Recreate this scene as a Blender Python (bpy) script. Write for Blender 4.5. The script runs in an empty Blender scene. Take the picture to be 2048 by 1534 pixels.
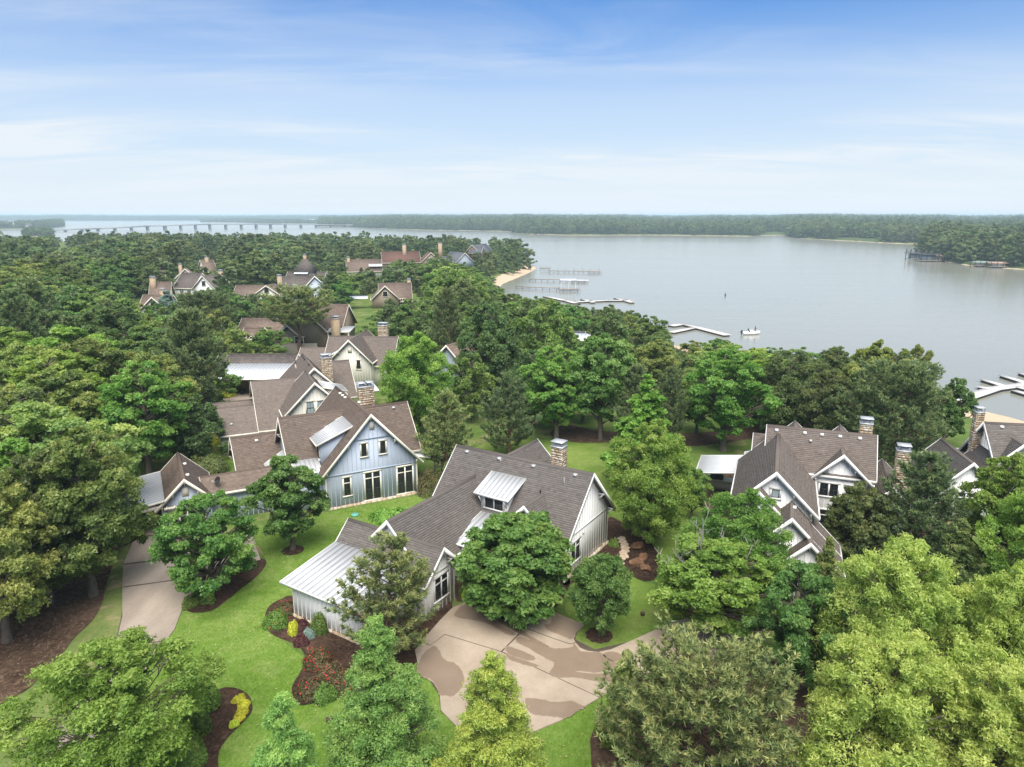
import bpy, bmesh, math, random
import numpy as np
from mathutils import Vector

# ------------------------------------------------------------------ camera, world, sun, exposure
scene = bpy.context.scene
C = scene.collection
F, CAMH = 1409.0, 25.0                       # focal length in pixels of the 2048 px wide photograph, drone height
PITCH = math.atan(337 / F)
CP, SP = math.cos(PITCH), math.sin(PITCH)
cam_d = bpy.data.cameras.new("camera")
cam_d.sensor_width = 36.0
cam_d.lens = 36.0 * F / 2048.0
cam_d.clip_start = 1.0
cam_d.clip_end = 60000.0
cam = bpy.data.objects.new("camera", cam_d)
C.objects.link(cam)
cam.location = (0, 0, CAMH)
cam.rotation_euler = (math.pi / 2 - PITCH, 0, 0)
scene.camera = cam

SUN_EL, SUN_AZ = math.radians(60), math.radians(178)   # azimuth clockwise from +Y: behind the camera
world = bpy.data.worlds.new("World")
scene.world = world
world.use_nodes = True
wt = world.node_tree
wt.nodes.clear()


def N(t, kind, **kw):
    n = t.nodes.new(kind)
    for k, v in kw.items():
        if k.startswith("i_"):
            key = k[2:]
            n.inputs[int(key) if key.isdigit() else key.replace("_", " ")].default_value = v
        else:
            setattr(n, k, v)
    return n


def mathn(t, op, a, b=None, clamp=False):
    n = t.nodes.new("ShaderNodeMath")
    n.operation = op
    n.use_clamp = clamp
    for i, v in enumerate((a, b)):
        if v is None:
            continue
        if isinstance(v, (int, float)):
            n.inputs[i].default_value = v
        else:
            t.links.new(v, n.inputs[i])
    return n.outputs[0]


def mixc(t, f, a, b, blend="MIX"):
    n = t.nodes.new("ShaderNodeMix")
    n.data_type = "RGBA"
    n.blend_type = blend
    for sock, v in ((n.inputs[0], f), (n.inputs[6], a), (n.inputs[7], b)):
        if isinstance(v, (int, float)):
            sock.default_value = v
        elif isinstance(v, tuple):
            sock.default_value = (*v, 1) if len(v) == 3 else v
        else:
            t.links.new(v, sock)
    return n.outputs[2]


def ramp(t, f, stops):
    n = t.nodes.new("ShaderNodeValToRGB")
    e = n.color_ramp.elements
    while len(e) > 1:
        e.remove(e[-1])
    e[0].position = stops[0][0]
    for i, (p, c) in enumerate(stops):
        el = e[0] if i == 0 else e.new(p)
        c = (c, c, c) if isinstance(c, (int, float)) else c
        el.color = (*c, 1)
    t.links.new(f, n.inputs[0])
    return n.outputs[0]


def noise(t, vec, scale, detail=4, rough=0.55, dist=0.0):
    n = N(t, "ShaderNodeTexNoise", i_Scale=scale, i_Detail=detail, i_Roughness=rough, i_Distortion=dist)
    if vec is not None:
        t.links.new(vec, n.inputs["Vector"])
    return n.outputs[0]


def mapping(t, vec, scale=(1, 1, 1), rot=(0, 0, 0), loc=(0, 0, 0)):
    n = N(t, "ShaderNodeMapping")
    n.inputs["Scale"].default_value = scale
    n.inputs["Rotation"].default_value = rot
    n.inputs["Location"].default_value = loc
    t.links.new(vec, n.inputs["Vector"])
    return n.outputs[0]


sky = N(wt, "ShaderNodeTexSky", sky_type="NISHITA", sun_disc=False)
sky.sun_elevation = SUN_EL
sky.sun_rotation = SUN_AZ
sky.air_density = 1.0
sky.dust_density = 0.6
sky.ozone_density = 2.0
tc = N(wt, "ShaderNodeTexCoord")
sep = N(wt, "ShaderNodeSeparateXYZ")
wt.links.new(tc.outputs["Generated"], sep.inputs[0])
zz = mathn(wt, "MAXIMUM", sep.outputs[2], 0.0)
den = mathn(wt, "ADD", zz, 0.10)
cx = mathn(wt, "DIVIDE", sep.outputs[0], den)
cy = mathn(wt, "DIVIDE", sep.outputs[1], den)
comb = N(wt, "ShaderNodeCombineXYZ")
wt.links.new(cx, comb.inputs[0])
wt.links.new(cy, comb.inputs[1])
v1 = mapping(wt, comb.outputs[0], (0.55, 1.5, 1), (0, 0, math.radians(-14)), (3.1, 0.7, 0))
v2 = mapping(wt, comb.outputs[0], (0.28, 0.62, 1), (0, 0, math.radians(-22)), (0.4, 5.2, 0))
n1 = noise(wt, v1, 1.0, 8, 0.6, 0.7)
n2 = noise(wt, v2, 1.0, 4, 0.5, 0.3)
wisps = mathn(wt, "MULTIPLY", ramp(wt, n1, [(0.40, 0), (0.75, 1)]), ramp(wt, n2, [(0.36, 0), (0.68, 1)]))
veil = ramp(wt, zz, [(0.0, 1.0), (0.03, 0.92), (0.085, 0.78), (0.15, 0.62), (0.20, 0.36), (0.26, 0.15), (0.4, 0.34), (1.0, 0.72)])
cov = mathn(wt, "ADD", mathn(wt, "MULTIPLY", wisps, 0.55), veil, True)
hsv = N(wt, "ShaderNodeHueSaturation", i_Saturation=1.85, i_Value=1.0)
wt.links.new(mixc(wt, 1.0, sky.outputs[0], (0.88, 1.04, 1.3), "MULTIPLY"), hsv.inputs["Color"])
cloudc = ramp(wt, zz, [(0.0, (0.7, 0.77, 0.84)), (0.3, (0.74, 0.78, 0.82)), (1.0, (1.0, 1.0, 1.0))])   # thin cloud; cover and brightness raised towards the zenith as added fill light
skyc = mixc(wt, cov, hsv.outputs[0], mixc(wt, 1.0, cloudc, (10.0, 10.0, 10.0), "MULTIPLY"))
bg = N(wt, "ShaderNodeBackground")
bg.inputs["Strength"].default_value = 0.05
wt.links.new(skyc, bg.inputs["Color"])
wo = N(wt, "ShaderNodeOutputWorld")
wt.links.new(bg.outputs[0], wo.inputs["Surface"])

sun_d = bpy.data.lights.new("sun", "SUN")
sun_d.energy = 2.8
sun_d.angle = math.radians(48)
sun_d.color = (1.0, 0.95, 0.87)
sun = bpy.data.objects.new("sun", sun_d)
C.objects.link(sun)
sdir = Vector((math.sin(SUN_AZ) * math.cos(SUN_EL), math.cos(SUN_AZ) * math.cos(SUN_EL), math.sin(SUN_EL)))
sun.rotation_euler = sdir.to_track_quat("Z", "Y").to_euler()
sun.location = (0, 0, 60)

vs = scene.view_settings
vs.view_transform = "Standard"
vs.look = "None"
vs.gamma = 1.0
vs.use_curve_mapping = False
vs.exposure = 1.22
scene.cycles.max_bounces = 8
scene.cycles.diffuse_bounces = 6
scene.cycles.glossy_bounces = 2
scene.cycles.transmission_bounces = 4
scene.cycles.transparent_max_bounces = 6
scene.cycles.volume_bounces = 1
scene.cycles.sample_clamp_indirect = 6.0
R_ = math.radians


# ------------------------------------------------------------------ photograph geometry -> world
def at(px, py, z=0.0):
    x = (px - 1024) / F
    y = -(py - 767) / F
    r = np.array([x, CP + y * SP, -SP + y * CP])
    return np.array([0, 0, CAMH]) + r * ((z - CAMH) / r[2])


def proj(p):
    dz = p[2] - CAMH
    f = p[1] * CP - dz * SP
    u = p[1] * SP + dz * CP
    return 1024 + F * p[0] / f, 767 - F * u / f


def zat(y, py):
    k = -(py - 767) / F
    return CAMH + y * (k * CP - SP) / (CP + k * SP)


# shoreline of the near land, as a closed outline in metres
WL = -6.0
_sh = [(2600, 985), (2300, 905), (2048, 842), (1981, 824), (1936, 815), (1876, 806), (1800, 790), (1700, 765), (1600, 740), (1500, 720), (1400, 700),
       (1340, 688), (1250, 665), (1150, 638), (1090, 617), (1045, 602), (1012, 590), (998, 578), (1008, 567), (1035, 556), (1058, 546), (1073, 538),
       (1070, 533), (1056, 528), (1052, 518), (1046, 510), (1025, 505), (960, 501), (850, 499), (700, 498), (550, 492), (400, 489), (300, 489),
       (200, 493), (130, 492), (60, 484), (-200, 490), (-700, 520)]
SHORE = [tuple(at(x, y, WL)[:2]) for x, y in _sh] + [(-900, 300), (-900, -200), (500, -200), (500, 40)]
_S = np.array(SHORE)


def shore_dist(x, y):
    """signed distance in metres to the shoreline, positive on land"""
    x = np.asarray(x, float)
    y = np.asarray(y, float)
    a = _S
    b = np.roll(_S, -1, 0)
    best = np.full(x.shape, 1e9)
    ins = np.zeros(x.shape, bool)
    for (ax, ay), (bx, by) in zip(a, b):
        dx, dy = bx - ax, by - ay
        t = np.clip(((x - ax) * dx + (y - ay) * dy) / (dx * dx + dy * dy), 0, 1)
        best = np.minimum(best, np.hypot(x - ax - t * dx, y - ay - t * dy))
        c = (ay > y) != (by > y)
        ins ^= c & (x < (bx - ax) * (y - ay) / (by - ay + 1e-12) + ax)
    return np.where(ins, best, -best)


def hz(x, y):
    d = shore_dist(x, y)
    t = np.clip(d / 38.0, 0, 1)
    z = -6.0 + 6.0 * (t * t * (3 - 2 * t) * 0.8 + t * 0.2)
    return np.where(d < 0, -6.0 + d * 0.08, z)


def ground(px, py):
    z = 0.0
    for _ in range(8):
        p = at(px, py, z)
        z = 0.5 * z + 0.5 * float(hz(p[0], p[1]))
    p = at(px, py, z)
    return float(p[0]), float(p[1]), float(hz(p[0], p[1]))


# ------------------------------------------------------------------ materials
def mat(name):
    m = bpy.data.materials.new(name)
    m.use_nodes = True
    t = m.node_tree
    t.nodes.clear()
    out = N(t, "ShaderNodeOutputMaterial")
    return m, t, out


def principled(t, out, col, rough=0.7, metal=0.0, spec=0.3, bump=None, bstr=0.3, bdist=0.02):
    p = N(t, "ShaderNodeBsdfPrincipled")
    for key, v in (("Base Color", col), ("Roughness", rough), ("Metallic", metal), ("Specular IOR Level", spec)):
        if isinstance(v, (int, float)):
            p.inputs[key].default_value = v
        elif isinstance(v, tuple):
            p.inputs[key].default_value = (*v, 1)
        else:
            t.links.new(v, p.inputs[key])
    if bump is not None:
        b = N(t, "ShaderNodeBump", i_Strength=bstr, i_Distance=bdist)
        t.links.new(bump, b.inputs["Height"])
        t.links.new(b.outputs[0], p.inputs["Normal"])
    t.links.new(p.outputs[0], out.inputs["Surface"])
    return p


def objco(t):
    return N(t, "ShaderNodeTexCoord").outputs["Object"]


def worldpos(t):
    return N(t, "ShaderNodeNewGeometry").outputs["Position"]


def paint(name, col, var=0.12, rough=0.55, scale=0.9, metal=0.0, spec=0.3):
    m, t, out = mat(name)
    co = objco(t)
    n = noise(t, mapping(t, co, (1, 1, 0.7)), scale, 6, 0.65)
    n2 = noise(t, co, 14.0, 3, 0.6)
    f = mathn(t, "ADD", mathn(t, "MULTIPLY", n, 0.75), mathn(t, "MULTIPLY", n2, 0.25))
    c = ramp(t, f, [(0.3, tuple(v * (1 - var) for v in col)), (0.55, col), (0.75, tuple(min(v * (1 + var * 0.5), 0.9) for v in col))])
    principled(t, out, c, rough, metal, spec, n2, 0.12, 0.01)
    return m


def shingle_mat(name, dark, light, streak=0.15):
    m, t, out = mat(name)
    a = N(t, "ShaderNodeAttribute", attribute_name="tint")
    co = objco(t)
    n = noise(t, co, 0.35, 5, 0.6)
    n2 = noise(t, co, 30, 2, 0.6)
    f = mathn(t, "ADD", mathn(t, "MULTIPLY", a.outputs["Fac"], 0.72), mathn(t, "MULTIPLY", n, 0.28))
    c = ramp(t, f, [(0.12, dark), (0.5, tuple((x + y) / 2 for x, y in zip(dark, light))), (0.88, light)])
    c = mixc(t, mathn(t, "MULTIPLY", n2, 0.35), c, tuple(v * 0.6 for v in dark))
    principled(t, out, c, 0.9, 0, 0.15, n2, 0.4, 0.01)
    return m


def far_shingle_mat(name, dark, light):
    m, t, out = mat(name)
    co = objco(t)
    b = N(t, "ShaderNodeTexBrick", i_Scale=1.0)
    b.inputs["Brick Width"].default_value = 0.35
    b.inputs["Row Height"].default_value = 0.2
    b.inputs["Mortar Size"].default_value = 0.012
    b.inputs["Color1"].default_value = (*dark, 1)
    b.inputs["Color2"].default_value = (*light, 1)
    b.inputs["Mortar"].default_value = (*[v * 0.5 for v in dark], 1)
    sp = N(t, "ShaderNodeSeparateXYZ")
    t.links.new(co, sp.inputs[0])
    cb = N(t, "ShaderNodeCombineXYZ")
    t.links.new(mathn(t, "ADD", sp.outputs[0], sp.outputs[1]), cb.inputs[0])
    t.links.new(sp.outputs[2], cb.inputs[1])
    t.links.new(cb.outputs[0], b.inputs["Vector"])
    n = noise(t, co, 0.4, 4)
    c = mixc(t, mathn(t, "MULTIPLY", n, 0.4), b.outputs[0], dark)
    principled(t, out, c, 0.9, 0, 0.15)
    return m


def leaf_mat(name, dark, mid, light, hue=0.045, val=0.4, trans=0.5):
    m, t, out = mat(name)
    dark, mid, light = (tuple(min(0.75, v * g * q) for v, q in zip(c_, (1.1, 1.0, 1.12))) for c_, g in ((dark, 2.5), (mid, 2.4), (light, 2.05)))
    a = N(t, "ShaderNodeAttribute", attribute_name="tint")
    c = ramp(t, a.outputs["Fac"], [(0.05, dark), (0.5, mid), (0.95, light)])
    oi = N(t, "ShaderNodeObjectInfo")
    h = N(t, "ShaderNodeHueSaturation")
    t.links.new(c, h.inputs["Color"])
    t.links.new(mathn(t, "ADD", mathn(t, "MULTIPLY", oi.outputs["Random"], hue), 0.5 - hue / 2), h.inputs["Hue"])
    rv = mathn(t, "FRACT", mathn(t, "MULTIPLY", oi.outputs["Random"], 7.31))
    t.links.new(mathn(t, "ADD", mathn(t, "MULTIPLY", rv, val), 1 - val / 2), h.inputs["Value"])
    d = N(t, "ShaderNodeBsdfDiffuse")
    tr = N(t, "ShaderNodeBsdfTranslucent")
    t.links.new(h.outputs[0], d.inputs[0])
    t.links.new(mixc(t, 1.0, h.outputs[0], (1.0, 1.0, 0.55), "MULTIPLY"), tr.inputs[0])
    mx = N(t, "ShaderNodeMixShader")
    mx.inputs[0].default_value = trans
    t.links.new(d.outputs[0], mx.inputs[1])
    t.links.new(tr.outputs[0], mx.inputs[2])
    g = N(t, "ShaderNodeBsdfGlossy", i_Roughness=0.5)
    g.inputs[0].default_value = (0.8, 0.85, 0.8, 1)
    mx2 = N(t, "ShaderNodeMixShader")
    mx2.inputs[0].default_value = 0.02
    t.links.new(mx.outputs[0], mx2.inputs[1])
    t.links.new(g.outputs[0], mx2.inputs[2])
    t.links.new(mx2.outputs[0], out.inputs["Surface"])
    return m


M = {}
M["white_board"] = paint("white_board", (0.82, 0.815, 0.795), 0.05)
M["blue_board"] = paint("blue_board", (0.41, 0.465, 0.545), 0.07)
M["cream_board"] = paint("cream_board", (0.65, 0.625, 0.54), 0.08)
M["tan_board"] = paint("tan_board", (0.25, 0.2, 0.145), 0.1)
M["grey_board"] = paint("grey_board", (0.25, 0.29, 0.33), 0.1)
M["brown_board"] = paint("brown_board", (0.19, 0.12, 0.085), 0.1)
M["white_trim"] = paint("white_trim", (0.74, 0.735, 0.715), 0.08)
M["cream_trim"] = paint("cream_trim", (0.7, 0.66, 0.57), 0.08)
M["metal_roof"] = paint("metal_roof", (0.56, 0.575, 0.585), 0.16, 0.38, 0.7, 0.25, 0.5)
M["bright_metal"] = paint("bright_metal", (0.68, 0.70, 0.72), 0.12, 0.35, 0.7, 0.2, 0.5)
M["galvanised"] = paint("galvanised", (0.5, 0.51, 0.52), 0.2, 0.5, 2.0, 0.3, 0.5)
M["dark_metal"] = paint("dark_metal", (0.03, 0.03, 0.033), 0.2, 0.5, 2.0, 0.2, 0.4)
M["sash_black"] = paint("sash_black", (0.035, 0.033, 0.03), 0.1, 0.5)
M["roof_grey"] = shingle_mat("roof_grey", (0.12, 0.105, 0.096), (0.235, 0.21, 0.192))
M["roof_brown"] = shingle_mat("roof_brown", (0.125, 0.094, 0.076), (0.265, 0.208, 0.172))
M["roof_mid"] = shingle_mat("roof_mid", (0.14, 0.116, 0.102), (0.28, 0.233, 0.2))
M["roof_f_grey"] = far_shingle_mat("roof_f_grey", (0.1, 0.085, 0.078), (0.17, 0.145, 0.13))
M["roof_f_brown"] = far_shingle_mat("roof_f_brown", (0.14, 0.105, 0.085), (0.23, 0.175, 0.14))
M["roof_f_red"] = far_shingle_mat("roof_f_red", (0.125, 0.07, 0.055), (0.18, 0.1, 0.08))
M["roof_f_slate"] = far_shingle_mat("roof_f_slate", (0.09, 0.1, 0.115), (0.14, 0.15, 0.165))
M["plank_wood"] = paint("plank_wood", (0.36, 0.32, 0.28), 0.25, 0.8, 1.5)
M["dock_pale"] = paint("dock_pale", (0.56, 0.54, 0.51), 0.15, 0.8, 1.0)
M["dock_dark"] = paint("dock_dark", (0.035, 0.037, 0.04), 0.2, 0.7, 1.0)
M["brown_wood"] = paint("brown_wood", (0.16, 0.095, 0.065), 0.25, 0.8, 2.0)
M["bark"] = paint("bark", (0.13, 0.108, 0.088), 0.45, 0.9, 3.0)
M["pine_bark"] = paint("pine_bark", (0.15, 0.095, 0.068), 0.4, 0.9, 3.0)
M["dead_wood"] = paint("dead_wood", (0.36, 0.33, 0.3), 0.3, 0.9, 3.0)
M["gelcoat"] = paint("gelcoat", (0.8, 0.8, 0.78), 0.04, 0.25)
M["asphalt_deck"] = paint("asphalt_deck", (0.33, 0.33, 0.33), 0.1, 0.8)
M["bridge_concrete"] = paint("bridge_concrete", (0.3, 0.3, 0.3), 0.1, 0.8)
M["skin"] = paint("skin", (0.45, 0.28, 0.2), 0.05)
M["dark_cloth"] = paint("dark_cloth", (0.03, 0.035, 0.045), 0.1)
M["red_cloth"] = paint("red_cloth", (0.22, 0.06, 0.05), 0.1)
M["green_plastic"] = paint("green_plastic", (0.12, 0.36, 0.28), 0.1)
M["ball_brown"] = paint("ball_brown", (0.06, 0.035, 0.028), 0.2)
M["green_roof"] = paint("green_roof", (0.2, 0.27, 0.24), 0.1)
M["orange_roof"] = paint("orange_roof", (0.36, 0.25, 0.19), 0.1)

m, t, out = mat("glass_dark")
principled(t, out, (0.02, 0.023, 0.026), 0.06, 0, 0.5)
M["glass"] = m
m, t, out = mat("glass_blind")
principled(t, out, (0.3, 0.36, 0.37), 0.12, 0, 0.5)
M["glass_blind"] = m

m, t, out = mat("stone")
a = N(t, "ShaderNodeAttribute", attribute_name="tint")
c = ramp(t, a.outputs["Fac"], [(0.0, (0.3, 0.215, 0.14)), (0.3, (0.45, 0.34, 0.22)), (0.6, (0.55, 0.46, 0.34)), (1.0, (0.64, 0.59, 0.51))])
nn = noise(t, objco(t), 6, 5, 0.6)
c = mixc(t, mathn(t, "MULTIPLY", nn, 0.5), c, (0.3, 0.23, 0.16))
principled(t, out, c, 0.9, 0, 0.2, nn, 0.6, 0.03)
M["stone"] = m
M["mortar"] = paint("mortar", (0.5, 0.45, 0.37), 0.15, 0.9)

M["far_stone"] = paint("far_stone", (0.4, 0.3, 0.2), 0.35, 0.9, 3.0)
m, t, out = mat("boulder")
nn = noise(t, objco(t), 1.6, 6, 0.6)
c = ramp(t, nn, [(0.3, (0.05, 0.028, 0.018)), (0.5, (0.13, 0.07, 0.04)), (0.7, (0.24, 0.145, 0.085))])
principled(t, out, c, 0.9, 0, 0.2, nn, 0.7, 0.08)
M["boulder"] = m
m, t, out = mat("grey_rock")
nn = noise(t, objco(t), 2.2, 6, 0.6)
c = ramp(t, nn, [(0.3, (0.07, 0.065, 0.058)), (0.6, (0.2, 0.185, 0.165))])
principled(t, out, c, 0.9, 0, 0.2, nn, 0.7, 0.06)
M["grey_rock"] = m
m, t, out = mat("flagstone")
nn = noise(t, objco(t), 2.0, 6, 0.6)
c = ramp(t, nn, [(0.3, (0.3, 0.22, 0.15)), (0.7, (0.52, 0.43, 0.33))])
principled(t, out, c, 0.85, 0, 0.2, nn, 0.5, 0.03)
M["flagstone"] = m


def concrete(name, dark, light, rough=0.8, streak=False):
    m, t, out = mat(name)
    p = worldpos(t)
    n1 = noise(t, mapping(t, p, (1, 0.25, 1), (0, 0, 0.25)) if streak else p, 0.5, 6, 0.62)
    n2 = noise(t, p, 9, 4, 0.7)
    n3 = noise(t, p, 55, 2, 0.6)
    f = mathn(t, "ADD", mathn(t, "ADD", mathn(t, "MULTIPLY", n1, 0.55), mathn(t, "MULTIPLY", n2, 0.25)), mathn(t, "MULTIPLY", n3, 0.2))
    c = ramp(t, f, [(0.36, dark), (0.62, light)])
    principled(t, out, c, rough, 0, 0.3, n3, 0.2, 0.01)
    return m


M["concrete"] = concrete("concrete", (0.28, 0.222, 0.165), (0.405, 0.332, 0.26))
M["concrete_old"] = concrete("concrete_old", (0.215, 0.175, 0.14), (0.36, 0.305, 0.25), 0.85, True)
M["wet"] = concrete("wet", (0.19, 0.139, 0.098), (0.245, 0.186, 0.138), 0.5)
M["damp"] = concrete("damp", (0.25, 0.19, 0.138), (0.34, 0.268, 0.202), 0.65)
M["joint"] = concrete("joint", (0.06, 0.045, 0.035), (0.1, 0.08, 0.06), 0.9)


def ground_mat(name, stops, dry=None, fine=26.0, sand=False, brown=0.0, iso=False, zs=0.0):
    m, t, out = mat(name)
    p = worldpos(t)
    n1 = noise(t, p, 0.16, 6, 0.6, 0.3)
    n2 = noise(t, p, 1.7, 5, 0.65)
    n3 = noise(t, p if iso else mapping(t, p, (1, 0.5, 1), (0, 0, 0.5)), fine, 5, 0.75)
    f = mathn(t, "ADD", mathn(t, "ADD", mathn(t, "MULTIPLY", n1, 0.42), mathn(t, "MULTIPLY", n2, 0.26)), mathn(t, "MULTIPLY", n3, 0.32))
    c = ramp(t, f, [(0.39 + 0.22 * i / (len(stops) - 1), s) for i, s in enumerate(stops)])
    if dry:
        amt, col, sc = dry
        nd = noise(t, p, sc, 5, 0.65, 0.4)
        c = mixc(t, mathn(t, "MULTIPLY", ramp(t, nd, [(0.52, 0), (0.68, 1)]), amt), c, col)
    if brown:
        # bare leaf litter lies where no lawn was laid, away from the houses
        nb = noise(t, p, 0.06, 4, 0.6)
        c = mixc(t, mathn(t, "MULTIPLY", ramp(t, nb, [(0.42, 0), (0.52, 1)]), brown), c, (0.09, 0.06, 0.04))
    if sand:
        sp = N(t, "ShaderNodeSeparateXYZ")
        t.links.new(p, sp.inputs[0])
        zz_ = mathn(t, "ADD", sp.outputs[2], mathn(t, "MULTIPLY", n1, 1.4))
        k = ramp(t, mathn(t, "MULTIPLY", mathn(t, "ADD", zz_, 10.0), 0.1), [(0.560 - zs, 1), (0.585 - zs, 0)])
        c = mixc(t, k, c, mixc(t, n2, (0.36, 0.26, 0.17), (0.6, 0.48, 0.35)))
    principled(t, out, c, 0.95, 0, 0.1, n3, 0.5, 0.05)
    return m


M["grass"] = ground_mat("grass", [(0.045, 0.085, 0.016), (0.085, 0.14, 0.03), (0.15, 0.19, 0.055)], (0.75, (0.26, 0.2, 0.11), 0.35), 7, True, 0.0)
M["lawn"] = ground_mat("lawn", [(0.065, 0.13, 0.014), (0.115, 0.195, 0.03), (0.19, 0.26, 0.068)], (0.4, (0.22, 0.26, 0.09), 0.5), 7)
M["dry_lawn"] = ground_mat("dry_lawn", [(0.07, 0.11, 0.025), (0.12, 0.165, 0.045), (0.19, 0.2, 0.08)], (0.9, (0.33, 0.245, 0.15), 0.55), 7)
M["back_lawn"] = ground_mat("back_lawn", [(0.07, 0.125, 0.018), (0.12, 0.185, 0.035), (0.19, 0.24, 0.065)], (0.3, (0.26, 0.24, 0.1), 0.3), 7)
M["mulch"] = ground_mat("mulch", [(0.014, 0.0085, 0.006), (0.045, 0.026, 0.018), (0.095, 0.06, 0.042)], (0.35, (0.16, 0.11, 0.075), 6.0), 5, iso=True)
M["litter"] = ground_mat("litter", [(0.03, 0.019, 0.013), (0.07, 0.044, 0.03), (0.13, 0.088, 0.06)], (0.55, (0.2, 0.14, 0.09), 3.0), 4, iso=True)
M["gravel_road"] = ground_mat("gravel_road", [(0.2, 0.16, 0.13), (0.3, 0.25, 0.21), (0.38, 0.33, 0.28)])
M["far_ground"] = ground_mat("far_ground", [(0.035, 0.06, 0.016), (0.06, 0.09, 0.024), (0.09, 0.12, 0.035)], None, 0.5, True, zs=0.075)

m, t, out = mat("lake")
p = worldpos(t)
na = noise(t, mapping(t, p, (0.5, 1.0, 1), (0, 0, 0.15)), 0.9, 4, 0.6)
nb = noise(t, mapping(t, p, (0.04, 0.16, 1), (0, 0, 0.3)), 0.5, 4, 0.55)
ncc = noise(t, mapping(t, p, (0.003, 0.012, 1), (0, 0, 0.1)), 1.0, 5, 0.6)
hgt = mathn(t, "ADD", mathn(t, "MULTIPLY", na, 0.35), nb)
c = mixc(t, ncc, (0.215, 0.216, 0.176), (0.27, 0.268, 0.222))
pr = principled(t, out, c, 0.16, 0, 0.5, hgt, 0.2, 0.6)
pr.inputs["IOR"].default_value = 1.33
t.links.new(mathn(t, "ADD", mathn(t, "MULTIPLY", ncc, 0.1), 0.09), pr.inputs["Roughness"])
M["water"] = m

M["l_maple"] = leaf_mat("l_maple", (0.028, 0.064, 0.013), (0.064, 0.121, 0.025), (0.13, 0.19, 0.042))
M["l_oak"] = leaf_mat("l_oak", (0.038, 0.07, 0.019), (0.085, 0.135, 0.034), (0.185, 0.23, 0.063), 0.055, 0.5)
M["l_dark"] = leaf_mat("l_dark", (0.029, 0.052, 0.018), (0.06, 0.098, 0.031), (0.115, 0.158, 0.05), 0.05, 0.45)
M["l_redoak"] = leaf_mat("l_redoak", (0.028, 0.062, 0.014), (0.063, 0.12, 0.028), (0.12, 0.185, 0.05))
M["l_cypress"] = leaf_mat("l_cypress", (0.045, 0.1, 0.022), (0.098, 0.185, 0.045), (0.185, 0.28, 0.075))
M["l_cypress_y"] = leaf_mat("l_cypress_y", (0.06, 0.105, 0.02), (0.13, 0.2, 0.038), (0.24, 0.3, 0.065))
M["l_light"] = leaf_mat("l_light", (0.04, 0.09, 0.014), (0.088, 0.165, 0.028), (0.17, 0.255, 0.056))
M["l_bright"] = leaf_mat("l_bright", (0.034, 0.085, 0.012), (0.074, 0.155, 0.024), (0.14, 0.22, 0.046))
M["l_willow"] = leaf_mat("l_willow", (0.06, 0.105, 0.02), (0.15, 0.212, 0.045), (0.28, 0.33, 0.095), 0.015, 0.15)
M["l_pine"] = leaf_mat("l_pine", (0.036, 0.062, 0.022), (0.088, 0.128, 0.042), (0.2, 0.23, 0.08), 0.03, 0.25, 0.25)
M["l_pine_d"] = leaf_mat("l_pine_d", (0.027, 0.05, 0.022), (0.064, 0.1, 0.038), (0.14, 0.175, 0.065), 0.03, 0.25, 0.25)
M["l_cedar"] = leaf_mat("l_cedar", (0.03, 0.055, 0.017), (0.066, 0.098, 0.026), (0.13, 0.15, 0.042), 0.03, 0.25, 0.25)
M["l_shrub"] = leaf_mat("l_shrub", (0.03, 0.065, 0.013), (0.068, 0.12, 0.021), (0.13, 0.19, 0.04))
M["l_red"] = leaf_mat("l_red", (0.03, 0.045, 0.016), (0.07, 0.072, 0.028), (0.13, 0.075, 0.04))
M["l_flower"] = leaf_mat("l_flower", (0.2, 0.008, 0.012), (0.26, 0.014, 0.018), (0.32, 0.03, 0.03), 0.0, 0.1, 0.2)
M["l_yellow"] = leaf_mat("l_yellow", (0.11, 0.15, 0.012), (0.21, 0.25, 0.02), (0.33, 0.36, 0.05))
M["l_burgundy"] = leaf_mat("l_burgundy", (0.02, 0.01, 0.009), (0.05, 0.022, 0.018), (0.09, 0.05, 0.035))
M["l_blue"] = leaf_mat("l_blue", (0.07, 0.12, 0.1), (0.13, 0.2, 0.17), (0.22, 0.3, 0.26))
M["l_grass"] = leaf_mat("l_grass", (0.04, 0.075, 0.01), (0.075, 0.125, 0.02), (0.14, 0.175, 0.05), 0, 0, 0.3)
M["bark_chip"] = paint("bark_chip", (0.17, 0.115, 0.075), 0.5)
M["l_fallen"] = paint("l_fallen", (0.42, 0.33, 0.16), 0.3)
M["l_far"] = leaf_mat("l_far", (0.03, 0.052, 0.02), (0.062, 0.096, 0.034), (0.125, 0.16, 0.058), 0.06, 0.6)


# ------------------------------------------------------------------ object helpers
def link(name, me, parent=None, material=None, kind=None):
    o = bpy.data.objects.new(name, me)
    C.objects.link(o)
    if material is not None and me is not None and not me.materials:
        me.materials.append(material)
    if parent is not None:
        o.parent = parent
    if kind:
        o["kind"] = kind
    return o


def tag(o, label, cat, group=None):
    o["label"] = label
    o["category"] = cat
    if group:
        o["group"] = group
    return o


def empty(name, loc=(0, 0, 0), rz=0.0, label=None, cat=None, group=None):
    o = bpy.data.objects.new(name, None)
    o.empty_display_size = 0.5
    C.objects.link(o)
    o.location = loc
    o.rotation_euler = (0, 0, rz)
    if label:
        tag(o, label, cat, group)
    return o


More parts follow.
